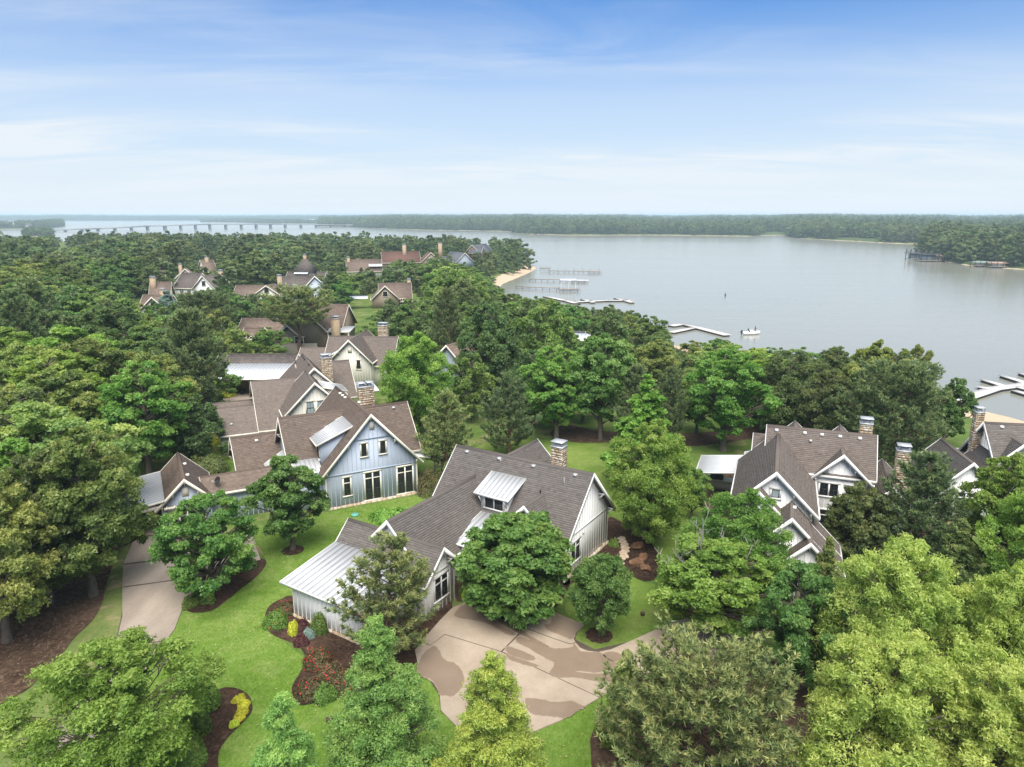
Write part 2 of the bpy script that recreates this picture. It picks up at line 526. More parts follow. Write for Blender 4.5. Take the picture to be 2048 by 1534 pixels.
def np_mesh(name, verts, faces, material=None, tint=None, smooth=False):
    """verts (n,3); faces: (m,k) array of equal polygons or a list of lists"""
    me = bpy.data.meshes.new(name)
    verts = np.asarray(verts, np.float32)
    if isinstance(faces, np.ndarray):
        m_, k = faces.shape
        flat = faces.reshape(-1).astype(np.int32)
        starts = np.arange(m_, dtype=np.int32) * k
    else:
        flat = np.array([i for f in faces for i in f], np.int32)
        lens = np.array([len(f) for f in faces], np.int32)
        starts = np.concatenate([[0], np.cumsum(lens)[:-1]]).astype(np.int32)
        m_ = len(faces)
    me.vertices.add(len(verts))
    me.vertices.foreach_set("co", verts.reshape(-1))
    me.loops.add(len(flat))
    me.loops.foreach_set("vertex_index", flat)
    me.polygons.add(m_)
    me.polygons.foreach_set("loop_start", starts)
    if smooth:
        me.polygons.foreach_set("use_smooth", np.ones(m_, bool))
    me.update(calc_edges=True)
    if tint is not None:
        at_ = me.attributes.new("tint", "FLOAT", "FACE")
        at_.data.foreach_set("value", np.asarray(tint, np.float32))
    if material is not None:
        me.materials.append(material)
    return me


class MB:
    def __init__(s):
        s.v, s.f, s.t = [], [], []

    def poly(s, pts, t=0.5):
        i = len(s.v)
        s.v += [tuple(map(float, p)) for p in pts]
        s.f.append(list(range(i, i + len(pts))))
        s.t.append(t)

    def hexa(s, b, tp, t=0.5):
        """closed solid between two loops of equal length"""
        n = len(b)
        i = len(s.v)
        s.v += [tuple(map(float, p)) for p in b] + [tuple(map(float, p)) for p in tp]
        s.f.append([i + k for k in range(n)][::-1])
        s.f.append([i + n + k for k in range(n)])
        for k in range(n):
            j = (k + 1) % n
            s.f.append([i + k, i + j, i + n + j, i + n + k])
        s.t += [t] * (n + 2)

    def box(s, x0, x1, y0, y1, z0, z1, t=0.5):
        s.hexa([(x0, y0, z0), (x1, y0, z0), (x1, y1, z0), (x0, y1, z0)], [(x0, y0, z1), (x1, y0, z1), (x1, y1, z1), (x0, y1, z1)], t)

    def bar(s, a, b, w, h=None, t=0.5):
        """rectangular bar from a to b"""
        a, b = Vector(a), Vector(b)
        h = h or w
        d = (b - a).normalized()
        up = Vector((0, 0, 1)) if abs(d.z) < 0.95 else Vector((1, 0, 0))
        x = d.cross(up).normalized()
        y = x.cross(d).normalized()
        lo = [a + x * (sx * w / 2) + y * (sy * h / 2) for sx, sy in ((-1, -1), (1, -1), (1, 1), (-1, 1))]
        hi = [p + (b - a) for p in lo]
        s.hexa(lo, hi, t)

    def mesh(s, name, material=None, recalc=True, tint=False):
        me = np_mesh(name, s.v, s.f, material, s.t if tint else None)
        if recalc:
            bm = bmesh.new()
            bm.from_mesh(me)
            bmesh.ops.recalc_face_normals(bm, faces=bm.faces)
            bm.to_mesh(me)
            bm.free()
        return me

    def build(s, name, material, parent=None, kind=None, tint=False):
        return link(name, s.mesh(name, material, True, tint), parent, None, kind)


_ub = MB()
_ub.box(-0.5, 0.5, -0.5, 0.5, 0, 1)
_UNIT = {}


def unit_box(material):
    k = material.name
    if k not in _UNIT:
        _UNIT[k] = _ub.mesh("unit_" + k, material)
    return _UNIT[k]


def put_box(name, material, parent, loc, size, rot=(0, 0, 0)):
    """one of many alike pieces: a unit box that shares its mesh"""
    o = link(name, unit_box(material), parent)
    o.location = loc
    o.scale = size
    o.rotation_euler = rot
    return o


def smooth_outline(pts, n=4, closed=True):
    """Catmull-Rom through the points"""
    P = np.array(pts, float)
    out = []
    m_ = len(P)
    for i in range(m_):
        p0, p1, p2, p3 = P[(i - 1) % m_], P[i], P[(i + 1) % m_], P[(i + 2) % m_]
        for k in range(n):
            t = k / n
            out.append(0.5 * ((2 * p1) + (-p0 + p2) * t + (2 * p0 - 5 * p1 + 4 * p2 - p3) * t * t + (-p0 + 3 * p1 - 3 * p2 + p3) * t ** 3))
    return np.array(out)


def sheet(name, outline, z, material, thick=0.0, parent=None, kind="structure", drape=False, sub=0):
    """flat sheet with the given outline in metres; thick > 0 gives it a side down to z - thick"""
    bm = bmesh.new()
    vs_ = [bm.verts.new((float(p[0]), float(p[1]), z)) for p in outline]
    f = bm.faces.new(vs_)
    if f.normal.z < 0 or f.calc_area() and (f.normal_update() or f.normal.z < 0):
        f.normal_flip()
    bmesh.ops.triangulate(bm, faces=[f])
    if thick:
        n = len(vs_)
        lo = [bm.verts.new((v.co.x, v.co.y, z - thick)) for v in vs_]
        for i in range(n):
            j = (i + 1) % n
            bm.faces.new((vs_[i], vs_[j], lo[j], lo[i]))
    if sub:
        bmesh.ops.subdivide_edges(bm, edges=bm.edges[:], cuts=sub, use_grid_fill=True)
    if drape:
        co = np.array([v.co[:] for v in bm.verts])
        h = hz(co[:, 0], co[:, 1])
        for v, q in zip(bm.verts, h):
            v.co.z += q
    me = bpy.data.meshes.new(name)
    bm.to_mesh(me)
    bm.free()
    return link(name, me, parent, material, kind)


def pxz(pts, z=0.0):
    return [at(x, y, z)[:2] for x, y in pts]


# ------------------------------------------------------------------ plants
def unit(v):
    return v / (np.linalg.norm(v, axis=-1, keepdims=True) + 1e-9)


def leaf_quads(cen, nor, length, width, rng):
    """one pointed leaf (a triangle) at each centre"""
    n = len(cen)
    r = rng.normal(size=(n, 3))
    tg = unit(np.cross(nor, r))
    bt = np.cross(nor, tg)
    L = length[:, None] * tg
    W = width[:, None] * bt * 1.05
    v = np.stack([cen - L * 0.7 - W, cen - L * 0.7 + W, cen + L * 1.1], 1).reshape(-1, 3)
    f = np.arange(n * 3).reshape(n, 3)
    return v, f


def tubes(paths, sides=5):
    V, Fc = [], []
    n0 = 0
    ang = np.arange(sides) * 2 * math.pi / sides
    for pts, rad in paths:
        pts = np.asarray(pts, float)
        rad = np.asarray(rad, float)
        n = len(pts)
        d = np.gradient(pts, axis=0)
        d = unit(d)
        ref = np.where(np.abs(d[:, 2:3]) < 0.9, np.array([[0, 0, 1.0]]), np.array([[1.0, 0, 0]]))
        x = unit(np.cross(d, ref))
        y = np.cross(x, d)
        ring = pts[:, None] + rad[:, None, None] * (np.cos(ang)[None, :, None] * x[:, None] + np.sin(ang)[None, :, None] * y[:, None])
        V.append(ring.reshape(-1, 3))
        i = np.arange(n - 1)[:, None] * sides
        k = np.arange(sides)[None]
        k2 = (k + 1) % sides
        q = np.stack([i + k, i + k2, i + sides + k2, i + sides + k], -1).reshape(-1, 4) + n0
        Fc.append(q)
        n0 += n * sides
    return np.concatenate(V), np.concatenate(Fc)


def limb(a, b, r0, r1, rng, n=6, wob=0.06, sag=0.0):
    a, b = np.array(a, float), np.array(b, float)
    t = np.linspace(0, 1, n)[:, None]
    L = np.linalg.norm(b - a)
    p = a + (b - a) * t + rng.normal(size=(n, 3)) * wob * L * np.sin(t * math.pi) * 0.6
    p[:, 2] += (np.sin(t[:, 0] * math.pi) * sag * L)
    return p, np.linspace(r0, r1, n)


PROFILES = {
    "round": lambda t: np.sqrt(np.clip(1 - (2 * t - 0.9) ** 2 / 1.25, 0.02, 1)),
    "dome": lambda t: np.clip(1 - t ** 2.4, 0.03, 1) ** 0.5 * (0.72 + 0.28 * np.minimum(t * 4, 1)),
    "oval": lambda t: np.sin(np.clip(t * 0.93 + 0.06, 0, 1) * math.pi) ** 0.6,
    "cone": lambda t: np.clip(1.02 - t, 0.02, 1) ** 0.85 * np.minimum(0.65 + t * 2.5, 1),
    "pyramid": lambda t: np.clip(1.02 - t, 0.02, 1) ** 0.6 * np.minimum(0.6 + t * 2.5, 1),
    "vase": lambda t: np.clip(0.45 + 0.9 * t, 0, 1) * np.clip(1.0 - t ** 4, 0.05, 1) ** 0.6,
    "spire": lambda t: np.clip(1.02 - t, 0.02, 1) ** 0.86 * np.minimum(0.75 + t * 2.5, 1),
    "column": lambda t: np.clip(1 - t ** 3, 0.05, 1) ** 0.7,
}


def broadleaf(seed, Hh, R, base=0.2, prof="dome", limbs=34, subs=12, leaves=60, ll=0.16, lw=0.6, clump=0.26, inner=0.35, flat=0.75, up=0.35, rand=0.7, lobe=0.16, spread=0.30, trunk=0.03, tipgain=0.2, drop=0.0):
    """crown arrays and wood arrays of a broadleaf tree Hh tall with crown radius R, standing on the origin"""
    rng = np.random.default_rng(seed)
    pf = PROFILES[prof]
    tt = np.linspace(0.0, 1.0, 200)
    w = np.cumsum(pf(tt) + 0.12)
    w /= w[-1]
    q = (np.arange(limbs) + rng.uniform(0, 1, limbs)) / limbs
    t = np.interp(q, w, tt)
    ang = np.arange(limbs) * 2.39996 + rng.normal(0, 0.35, limbs)
    ph = rng.uniform(0, 6.28, 4)
    lob = 1 + lobe * (np.sin(2 * ang + ph[0] + 3 * t) + np.sin(3 * ang + ph[1] - 5 * t) * 0.8 + np.sin(5 * ang + ph[2] + 7 * t) * 0.5)
    inn = rng.uniform(0, 1, limbs) < inner
    rr = R * pf(t) * lob * np.where(inn, rng.uniform(0.15, 0.55, limbs), rng.uniform(0.68, 0.9, limbs))
    z = Hh * (base + (1 - base) * (t * 0.93 + 0.02)) + rng.normal(0, 0.02, limbs) * Hh
    cen = np.stack([rr * np.cos(ang), rr * np.sin(ang), z], 1)
    rc = R * clump * rng.uniform(0.7, 1.3, limbs) * np.clip(0.45 + 0.65 * pf(t), 0.4, 1.05)
    # small boughs on each limb
    ns = limbs * subs
    cl = np.repeat(np.arange(limbs), subs)
    d = unit(rng.normal(size=(ns, 3)) + np.array([0, 0, 0.35]) + 0.5 * unit(cen * np.array([1, 1, 0.2]))[cl])
    sc = cen[cl] + d * (rc[cl] * rng.uniform(0.55, 1.05, ns))[:, None] * np.array([1, 1, flat])
    sc[:, 2] -= drop * rng.uniform(0, 1, ns) * np.hypot(sc[:, 0], sc[:, 1])
    sr = rc[cl] * spread * rng.uniform(0.75, 1.25, ns)
    # leaves
    nl = ns * leaves
    sl = np.repeat(np.arange(ns), leaves)
    dl = unit(rng.normal(size=(nl, 3)) + np.array([0, 0, 0.25]))
    pos = sc[sl] + dl * (sr[sl] * rng.uniform(0.25, 1.15, nl))[:, None] * np.array([1.15, 1.15, 0.7])
    nor = unit(0.45 * dl + 0.35 * d[sl] + up * np.array([0, 0, 1.0]) + rand * rng.normal(size=(nl, 3)))
    length = ll * rng.uniform(0.65, 1.3, nl)
    width = length * lw
    v, f = leaf_quads(pos, nor, length, width, rng)
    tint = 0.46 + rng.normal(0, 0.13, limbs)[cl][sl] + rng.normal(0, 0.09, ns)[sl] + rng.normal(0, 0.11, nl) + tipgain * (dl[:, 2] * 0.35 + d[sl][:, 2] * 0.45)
    # wood
    tr = Hh * trunk
    paths = [limb((0, 0, -0.4), (rng.normal(0, 0.02) * Hh, rng.normal(0, 0.02) * Hh, Hh * (base + (1 - base) * 0.82)), tr, tr * 0.2, rng, 9, 0.015)]
    paths[0][1][0] *= 1.35
    spine = paths[0][0]
    for i in range(limbs):
        zz_ = max(Hh * base * 0.75, cen[i, 2] - 0.75 * np.hypot(*cen[i, :2]))
        k = np.interp(zz_, spine[:, 2], np.arange(len(spine)))
        a_ = spine[int(k)] + (spine[min(int(k) + 1, len(spine) - 1)] - spine[int(k)]) * (k - int(k))
        r0 = tr * 0.42 * (1 - 0.6 * zz_ / Hh)
        paths.append(limb(a_, cen[i], r0, r0 * 0.25, rng, 5, 0.05, 0.04))
        for j in range(3):
            kk = i * subs + int(rng.integers(subs))
            paths.append(limb(cen[i] * 0.75 + a_ * 0.25, sc[kk], r0 * 0.32, r0 * 0.1, rng, 3, 0.05))
    return (v, f, np.clip(tint, 0, 1)), tubes(paths, 5)


def pine(seed, Hh, R, base=0.15, prof="pyramid", levels=15, per=5, tufts=15, blades=11, bl=0.3, bw=0.035, curve=0.18, gap=0.0, trunk=0.024):
    rng = np.random.default_rng(seed)
    pf = PROFILES[prof]
    cen, dirs, tp = [], [], []
    paths = [limb((0, 0, -0.4), (rng.normal(0, 0.015) * Hh, rng.normal(0, 0.015) * Hh, Hh * 0.985), Hh * trunk, Hh * trunk * 0.12, rng, 12, 0.012)]
    spine = paths[0][0]
    for li in range(levels):
        t = (li + rng.uniform(0, 0.9)) / levels
        z0 = Hh * (base + (1 - base) * t * 0.97)
        nb = per if t < 0.85 else max(3, per - 2)
        a0 = rng.uniform(0, 6.28)
        for b in range(nb):
            if rng.uniform() < gap:
                continue
            an = a0 + b * 6.283 / nb + rng.normal(0, 0.25)
            L = R * pf(np.array(t)) * rng.uniform(0.7, 1.12)
            s = np.linspace(0, 1, 6)
            zr = z0 + L * (curve * s ** 2 * (1.0 + t) + (0.1 + 0.35 * t) * s - 0.12 * np.sin(s * math.pi) * (1 - t))
            k = np.interp(z0, spine[:, 2], np.arange(len(spine)))
            sx, sy = spine[int(k), 0], spine[int(k), 1]
            p = np.stack([sx + L * s * math.cos(an), sy + L * s * math.sin(an), zr], 1)
            p[1:-1] += rng.normal(size=(4, 3)) * 0.02 * L
            r0 = Hh * trunk * 0.34 * (1 - 0.6 * t)
            paths.append((p, np.linspace(r0, r0 * 0.2, 6)))
            nt = max(4, int(tufts * (0.45 + 0.6 * L / R)))
            ss = 0.22 + 0.8 * rng.uniform(0, 1, nt) ** 0.65
            side = rng.normal(0, 0.26, nt) * L * (1.1 - 0.55 * ss)
            px = np.interp(ss, s, p[:, 0]) + side * -math.sin(an)
            py = np.interp(ss, s, p[:, 1]) + side * math.cos(an)
            pz = np.interp(ss, s, p[:, 2]) + rng.normal(0.06, 0.1, nt) * L * 0.5 + np.abs(side) * 0.15
            q = np.stack([px, py, pz], 1)
            cen.append(q)
            dd = unit(np.stack([math.cos(an) + side * -math.sin(an), math.sin(an) + side * math.cos(an), np.full(nt, 1.4)], 1) + rng.normal(size=(nt, 3)) * 0.3)
            dirs.append(dd)
            for j in range(0, nt, 4):
                base_p = p[min(5, max(1, int(ss[j] * 5) - 1))]
                paths.append(limb(base_p, q[j], r0 * 0.28, r0 * 0.1, rng, 3, 0.03))
    top = spine[-1] + np.array([[0, 0, Hh * 0.008], [0.1, 0.05, -0.15], [-0.08, 0.1, -0.2]])
    cen.append(top)
    dirs.append(np.tile([[0, 0, 1.0]], (3, 1)))
    cen = np.concatenate(cen)
    dirs = np.concatenate(dirs)
    # every shoot carries a little plume of three tufts
    n0 = len(cen)
    cen = np.repeat(cen, 3, 0) + np.repeat(dirs, 3, 0) * (np.tile([-0.22, 0.0, 0.2], n0))[:, None] * bl / 0.3 + rng.normal(size=(n0 * 3, 3)) * 0.05 * bl / 0.3
    dirs = np.repeat(dirs, 3, 0)
    n = len(cen)
    ti = np.repeat(np.arange(n), blades)
    m_ = n * blades
    d = unit(dirs[ti] * 0.95 + rng.normal(size=(m_, 3)) * 0.6)
    L = bl * rng.uniform(0.6, 1.15, m_)
    w = unit(np.cross(d, rng.normal(size=(m_, 3)))) * bw * 0.5
    a = cen[ti] + d * 0.02
    v = np.stack([a - w * 1.5, a + w * 1.5, a + d * L[:, None]], 1).reshape(-1, 3)
    f = np.arange(m_ * 3).reshape(m_, 3)
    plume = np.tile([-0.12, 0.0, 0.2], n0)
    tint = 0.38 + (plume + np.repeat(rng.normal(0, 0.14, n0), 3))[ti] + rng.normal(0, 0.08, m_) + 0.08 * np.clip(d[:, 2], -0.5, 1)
    return (v, f, np.clip(tint, 0, 1)), tubes(paths, 5)


LIB = {}
random.seed(4)


def plant_mesh(key, gen, leafm, barkm):
    if key not in LIB:
        (v, f, t), (wv, wf) = gen()
        LIB[key] = (np_mesh("crown_" + key, v, f, leafm, t), np_mesh("trunk_" + key, wv, wf, barkm, None, True))
    return LIB[key]


# kind: (generator, height, radius, leaf material, bark material); scaled to each tree's own size
def BL(**k):
    return lambda s, h, r: broadleaf(s, h, r, **k)


def PN(**k):
    return lambda s, h, r: pine(s, h, r, **k)


KINDS = {
    "maple": (BL(base=0.12, prof="round", limbs=90, subs=11, leaves=60, ll=0.129, lw=0.7, clump=0.221, flat=0.6, up=0.6, tipgain=0.25, lobe=0.08, spread=0.46, rand=0.9), 7.5, 3.2, "l_maple", "bark"),
    "crepe": (BL(base=0.2, prof="dome", limbs=93, subs=10, leaves=51, ll=0.099, lw=0.65, clump=0.164, flat=0.38, up=0.6, lobe=0.17, inner=0.3, spread=0.46, rand=0.9), 6.5, 3.4, "l_maple", "bark"),
    "redoak": (BL(base=0.2, prof="oval", limbs=69, subs=10, leaves=53, ll=0.106, lw=0.6, clump=0.197, flat=0.75, up=0.3, lobe=0.14, spread=0.46, rand=0.9), 6.8, 2.3, "l_redoak", "bark"),
    "oak": (BL(base=0.24, prof="dome", limbs=108, subs=11, leaves=53, ll=0.152, lw=0.62, clump=0.164, flat=0.65, up=0.45, lobe=0.17, tipgain=0.3, spread=0.46, rand=0.9), 14, 5.6, "l_oak", "bark"),
    "oak2": (BL(base=0.2, prof="oval", limbs=99, subs=10, leaves=51, ll=0.152, lw=0.62, clump=0.172, flat=0.7, up=0.4, lobe=0.18, tipgain=0.3, spread=0.46, rand=0.9), 13, 4.6, "l_light", "bark"),
    "darkoak": (BL(base=0.16, prof="dome", limbs=90, subs=10, leaves=49, ll=0.144, lw=0.62, clump=0.180, flat=0.7, up=0.4, lobe=0.15, spread=0.46, rand=0.9), 12, 5.0, "l_dark", "bark"),
    "cypress": (BL(base=0.06, prof="spire", limbs=180, subs=8, leaves=72, ll=0.091, lw=0.34, clump=0.200, flat=0.8, up=0.25, rand=1.0, lobe=0.05, inner=0.34, spread=0.55, trunk=0.016, tipgain=0.3), 11, 3.2, "l_cypress", "bark"),
    "cypress_y": (BL(base=0.06, prof="spire", limbs=165, subs=8, leaves=72, ll=0.091, lw=0.34, clump=0.200, flat=0.8, up=0.25, rand=1.0, lobe=0.05, inner=0.34, spread=0.55, trunk=0.016, tipgain=0.3), 10, 3.2, "l_cypress_y", "bark"),
    "lightoak": (BL(base=0.1, prof="oval", limbs=114, subs=11, leaves=63, ll=0.106, lw=0.5, clump=0.172, flat=0.8, up=0.3, rand=0.9, lobe=0.12, spread=0.51, trunk=0.018), 11, 4.4, "l_light", "bark"),
    "sweetgum": (BL(base=0.1, prof="spire", limbs=120, subs=10, leaves=39, ll=0.144, lw=0.8, clump=0.164, flat=0.8, up=0.4, lobe=0.08, spread=0.46, rand=0.9), 11, 2.9, "l_bright", "bark"),
    "willow": (BL(base=0.12, prof="dome", limbs=209, subs=8, leaves=67, ll=0.114, lw=0.36, clump=0.156, flat=0.85, up=0.25, rand=1.0, lobe=0.18, spread=0.53, trunk=0.02, tipgain=0.3), 11, 5.0, "l_willow", "bark"),
    "flatpine": (PN(base=0.5, prof="dome", levels=9, per=6, tufts=16, blades=11, bl=0.4, bw=0.06, gap=0.05), 11, 4.0, "l_pine", "pine_bark"),
    "pine": (PN(base=0.14, prof="pyramid", levels=15, per=5, tufts=15, blades=15, bw=0.045, gap=0.14), 9.5, 3.3, "l_pine", "pine_bark"),
    "densepine": (PN(base=0.05, prof="dome", levels=20, per=6, tufts=22, blades=15, bl=0.27, bw=0.045, gap=0.03), 9.0, 4.2, "l_pine", "pine_bark"),
    "tallpine": (PN(base=0.2, prof="pyramid", levels=18, per=5, tufts=16, blades=13, bl=0.38, bw=0.06, gap=0.1), 13, 4.2, "l_pine_d", "pine_bark"),
    "cedar": (BL(base=0.04, prof="cone", limbs=126, subs=8, leaves=60, ll=0.099, lw=0.3, clump=0.213, flat=1.2, up=0.2, rand=1.0, lobe=0.1, inner=0.25, spread=0.55, trunk=0.02), 7.5, 1.9, "l_cedar", "bark"),
    "ball": (BL(base=0.16, prof="oval", limbs=81, subs=9, leaves=63, ll=0.076, lw=0.45, clump=0.205, flat=0.95, up=0.3, rand=0.9, lobe=0.06, spread=0.53, trunk=0.018), 4.6, 1.9, "l_redoak", "bark"),
    "midoak": (BL(base=0.18, prof="dome", limbs=46, subs=13, leaves=25, ll=0.243, lw=0.62, clump=0.22, flat=0.65, up=0.45, lobe=0.18, tipgain=0.3, spread=0.4, rand=0.9), 13, 5.4, "l_oak", "bark"),
    "midgreen": (BL(base=0.14, prof="oval", limbs=46, subs=13, leaves=25, ll=0.236, lw=0.62, clump=0.23, flat=0.7, up=0.4, lobe=0.16, tipgain=0.3, spread=0.4, rand=0.9), 12, 4.6, "l_redoak", "bark"),
    "middark": (BL(base=0.12, prof="dome", limbs=46, subs=13, leaves=25, ll=0.236, lw=0.62, clump=0.23, flat=0.7, up=0.4, lobe=0.16, spread=0.4, rand=0.9), 12, 5.0, "l_dark", "bark"),
    "midpine": (PN(base=0.14, prof="pyramid", levels=13, per=5, tufts=11, blades=9, bl=0.55, bw=0.1, gap=0.06), 13, 3.9, "l_pine_d", "pine_bark"),
    "farround": (BL(base=0.05, prof="dome", limbs=18, subs=6, leaves=12, ll=0.62, lw=0.7, clump=0.32, flat=0.7, up=0.5, lobe=0.15), 12, 5.2, "l_far", "bark"),
    "farpine": (BL(base=0.05, prof="pyramid", limbs=18, subs=6, leaves=12, ll=0.56, lw=0.6, clump=0.3, flat=0.9, up=0.4, lobe=0.12), 13, 3.9, "l_far", "bark"),
}
NAMES = {"maple": "maple_tree", "crepe": "maple_tree", "redoak": "red_oak_tree", "oak": "oak_tree", "oak2": "oak_tree", "darkoak": "oak_tree", "cypress": "cypress_tree",
         "cypress_y": "cypress_tree", "lightoak": "elm_tree", "sweetgum": "sweetgum_tree", "willow": "willow_tree", "pine": "pine_tree", "densepine": "pine_tree",
         "tallpine": "pine_tree", "flatpine": "pine_tree", "cedar": "cedar_tree", "ball": "holly_tree", "midoak": "oak_tree", "midgreen": "oak_tree", "middark": "oak_tree", "midpine": "pine_tree"}
TREE_SPOTS = []
SEEDS = {"pine": 2, "cypress": 2, "cypress_y": 5, "lightoak": 2, "redoak": 2, "oak": 2, "oak2": 2, "darkoak": 2, "tallpine": 2, "willow": 2, "midoak": 2, "midgreen": 2, "middark": 2, "midpine": 2}


def tree_at(kind, x, y, z, Hh, R, label, group=None, seed=0, rot=None, lean=(0, 0), leafm=None):
    gen, h0, r0, lm, bm_ = KINDS[kind]
    lm = leafm or lm
    seed = (seed - 1) % SEEDS.get(kind, 1)
    key = f"{kind}_{seed}"
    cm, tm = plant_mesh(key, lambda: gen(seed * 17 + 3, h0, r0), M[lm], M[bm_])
    root = empty(NAMES.get(kind, "tree"), (x, y, z), rot if rot is not None else random.uniform(0, 6.28), label, "tree", group)
    root.scale = (R / r0, R / r0, Hh / h0)
    if lean != (0, 0):
        root.rotation_mode = "XYZ"
        root.rotation_euler = (lean[0], lean[1], root.rotation_euler[2] if rot is None else rot)
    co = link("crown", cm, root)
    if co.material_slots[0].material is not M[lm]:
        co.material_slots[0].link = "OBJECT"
        co.material_slots[0].material = M[lm]
    link("trunk", tm, root)
    TREE_SPOTS.append((x, y, R))
    return root


def tree(kind, bx, by, top, half, label, group=None, seed=0, z=None, **kw):
    """a tree whose foot, top and half width are seen at these places of the photograph"""
    if z is None:
        x, y, z = ground(bx, by)
    else:
        x, y = at(bx, by, z)[:2]
    Hh = zat(y, top) - z
    zc = z + Hh * 0.5
    depth = y * CP - (zc - CAMH) * SP
    return tree_at(kind, x, y, z, Hh, half * depth / F * 0.96, label, group, seed, **kw)


def shrub(name, bx, by, half, hgt, label, leafm, group=None, seed=0, flower=None, leaf=0.07, n=1500, flat=0.8, z=0.0, wide=1.0, rz=0.0, cat="shrub"):
    x, y = at(bx, by, z)[:2]
    depth = y * CP - (z - CAMH) * SP
    R = half * depth / F
    rng = np.random.default_rng(seed + 91)
    d = unit(rng.normal(size=(n, 3)) * np.array([1, 1, 0.8]) + np.array([0, 0, 0.35]))
    d[:, 2] = np.abs(d[:, 2])
    lob = 1 + 0.12 * np.sin(3 * np.arctan2(d[:, 1], d[:, 0]) + seed) + 0.08 * np.sin(7 * d[:, 2] + 5 * d[:, 0] + seed)
    pos = d * np.array([R * wide, R, hgt]) * (lob * rng.uniform(0.72, 1.05, n))[:, None]
    nor = unit(d + rng.normal(size=(n, 3)) * 0.6 + np.array([0, 0, 0.3]))
    ln = leaf * rng.uniform(0.7, 1.4, n)
    v, f = leaf_quads(pos, nor, ln, ln * 0.6, rng)
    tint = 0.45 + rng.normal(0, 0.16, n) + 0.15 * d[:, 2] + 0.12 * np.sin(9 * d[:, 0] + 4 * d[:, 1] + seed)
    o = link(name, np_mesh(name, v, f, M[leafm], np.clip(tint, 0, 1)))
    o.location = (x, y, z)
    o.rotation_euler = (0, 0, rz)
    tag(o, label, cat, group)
    if flower:
        k = rng.choice(n, flower, replace=False)
        rr = np.repeat(k, 3)
        pf_ = pos[rr] * 1.04 + rng.normal(size=(len(rr), 3)) * 0.05
        v, f = leaf_quads(pf_, unit(d[rr] + rng.normal(size=(len(rr), 3)) * 0.5), np.full(len(rr), 0.05), np.full(len(rr), 0.04), rng)
        link("blossom", np_mesh("blossom", v, f, M["l_flower"], rng.uniform(0, 1, len(rr))), o, None, "stuff")
    return o


# ------------------------------------------------------------------ houses
# a house frame: u along its front, v towards the viewer, z up; in the house's own axes that is (u, -v, z)
def L(u, v, z):
    return (u, -v, z)


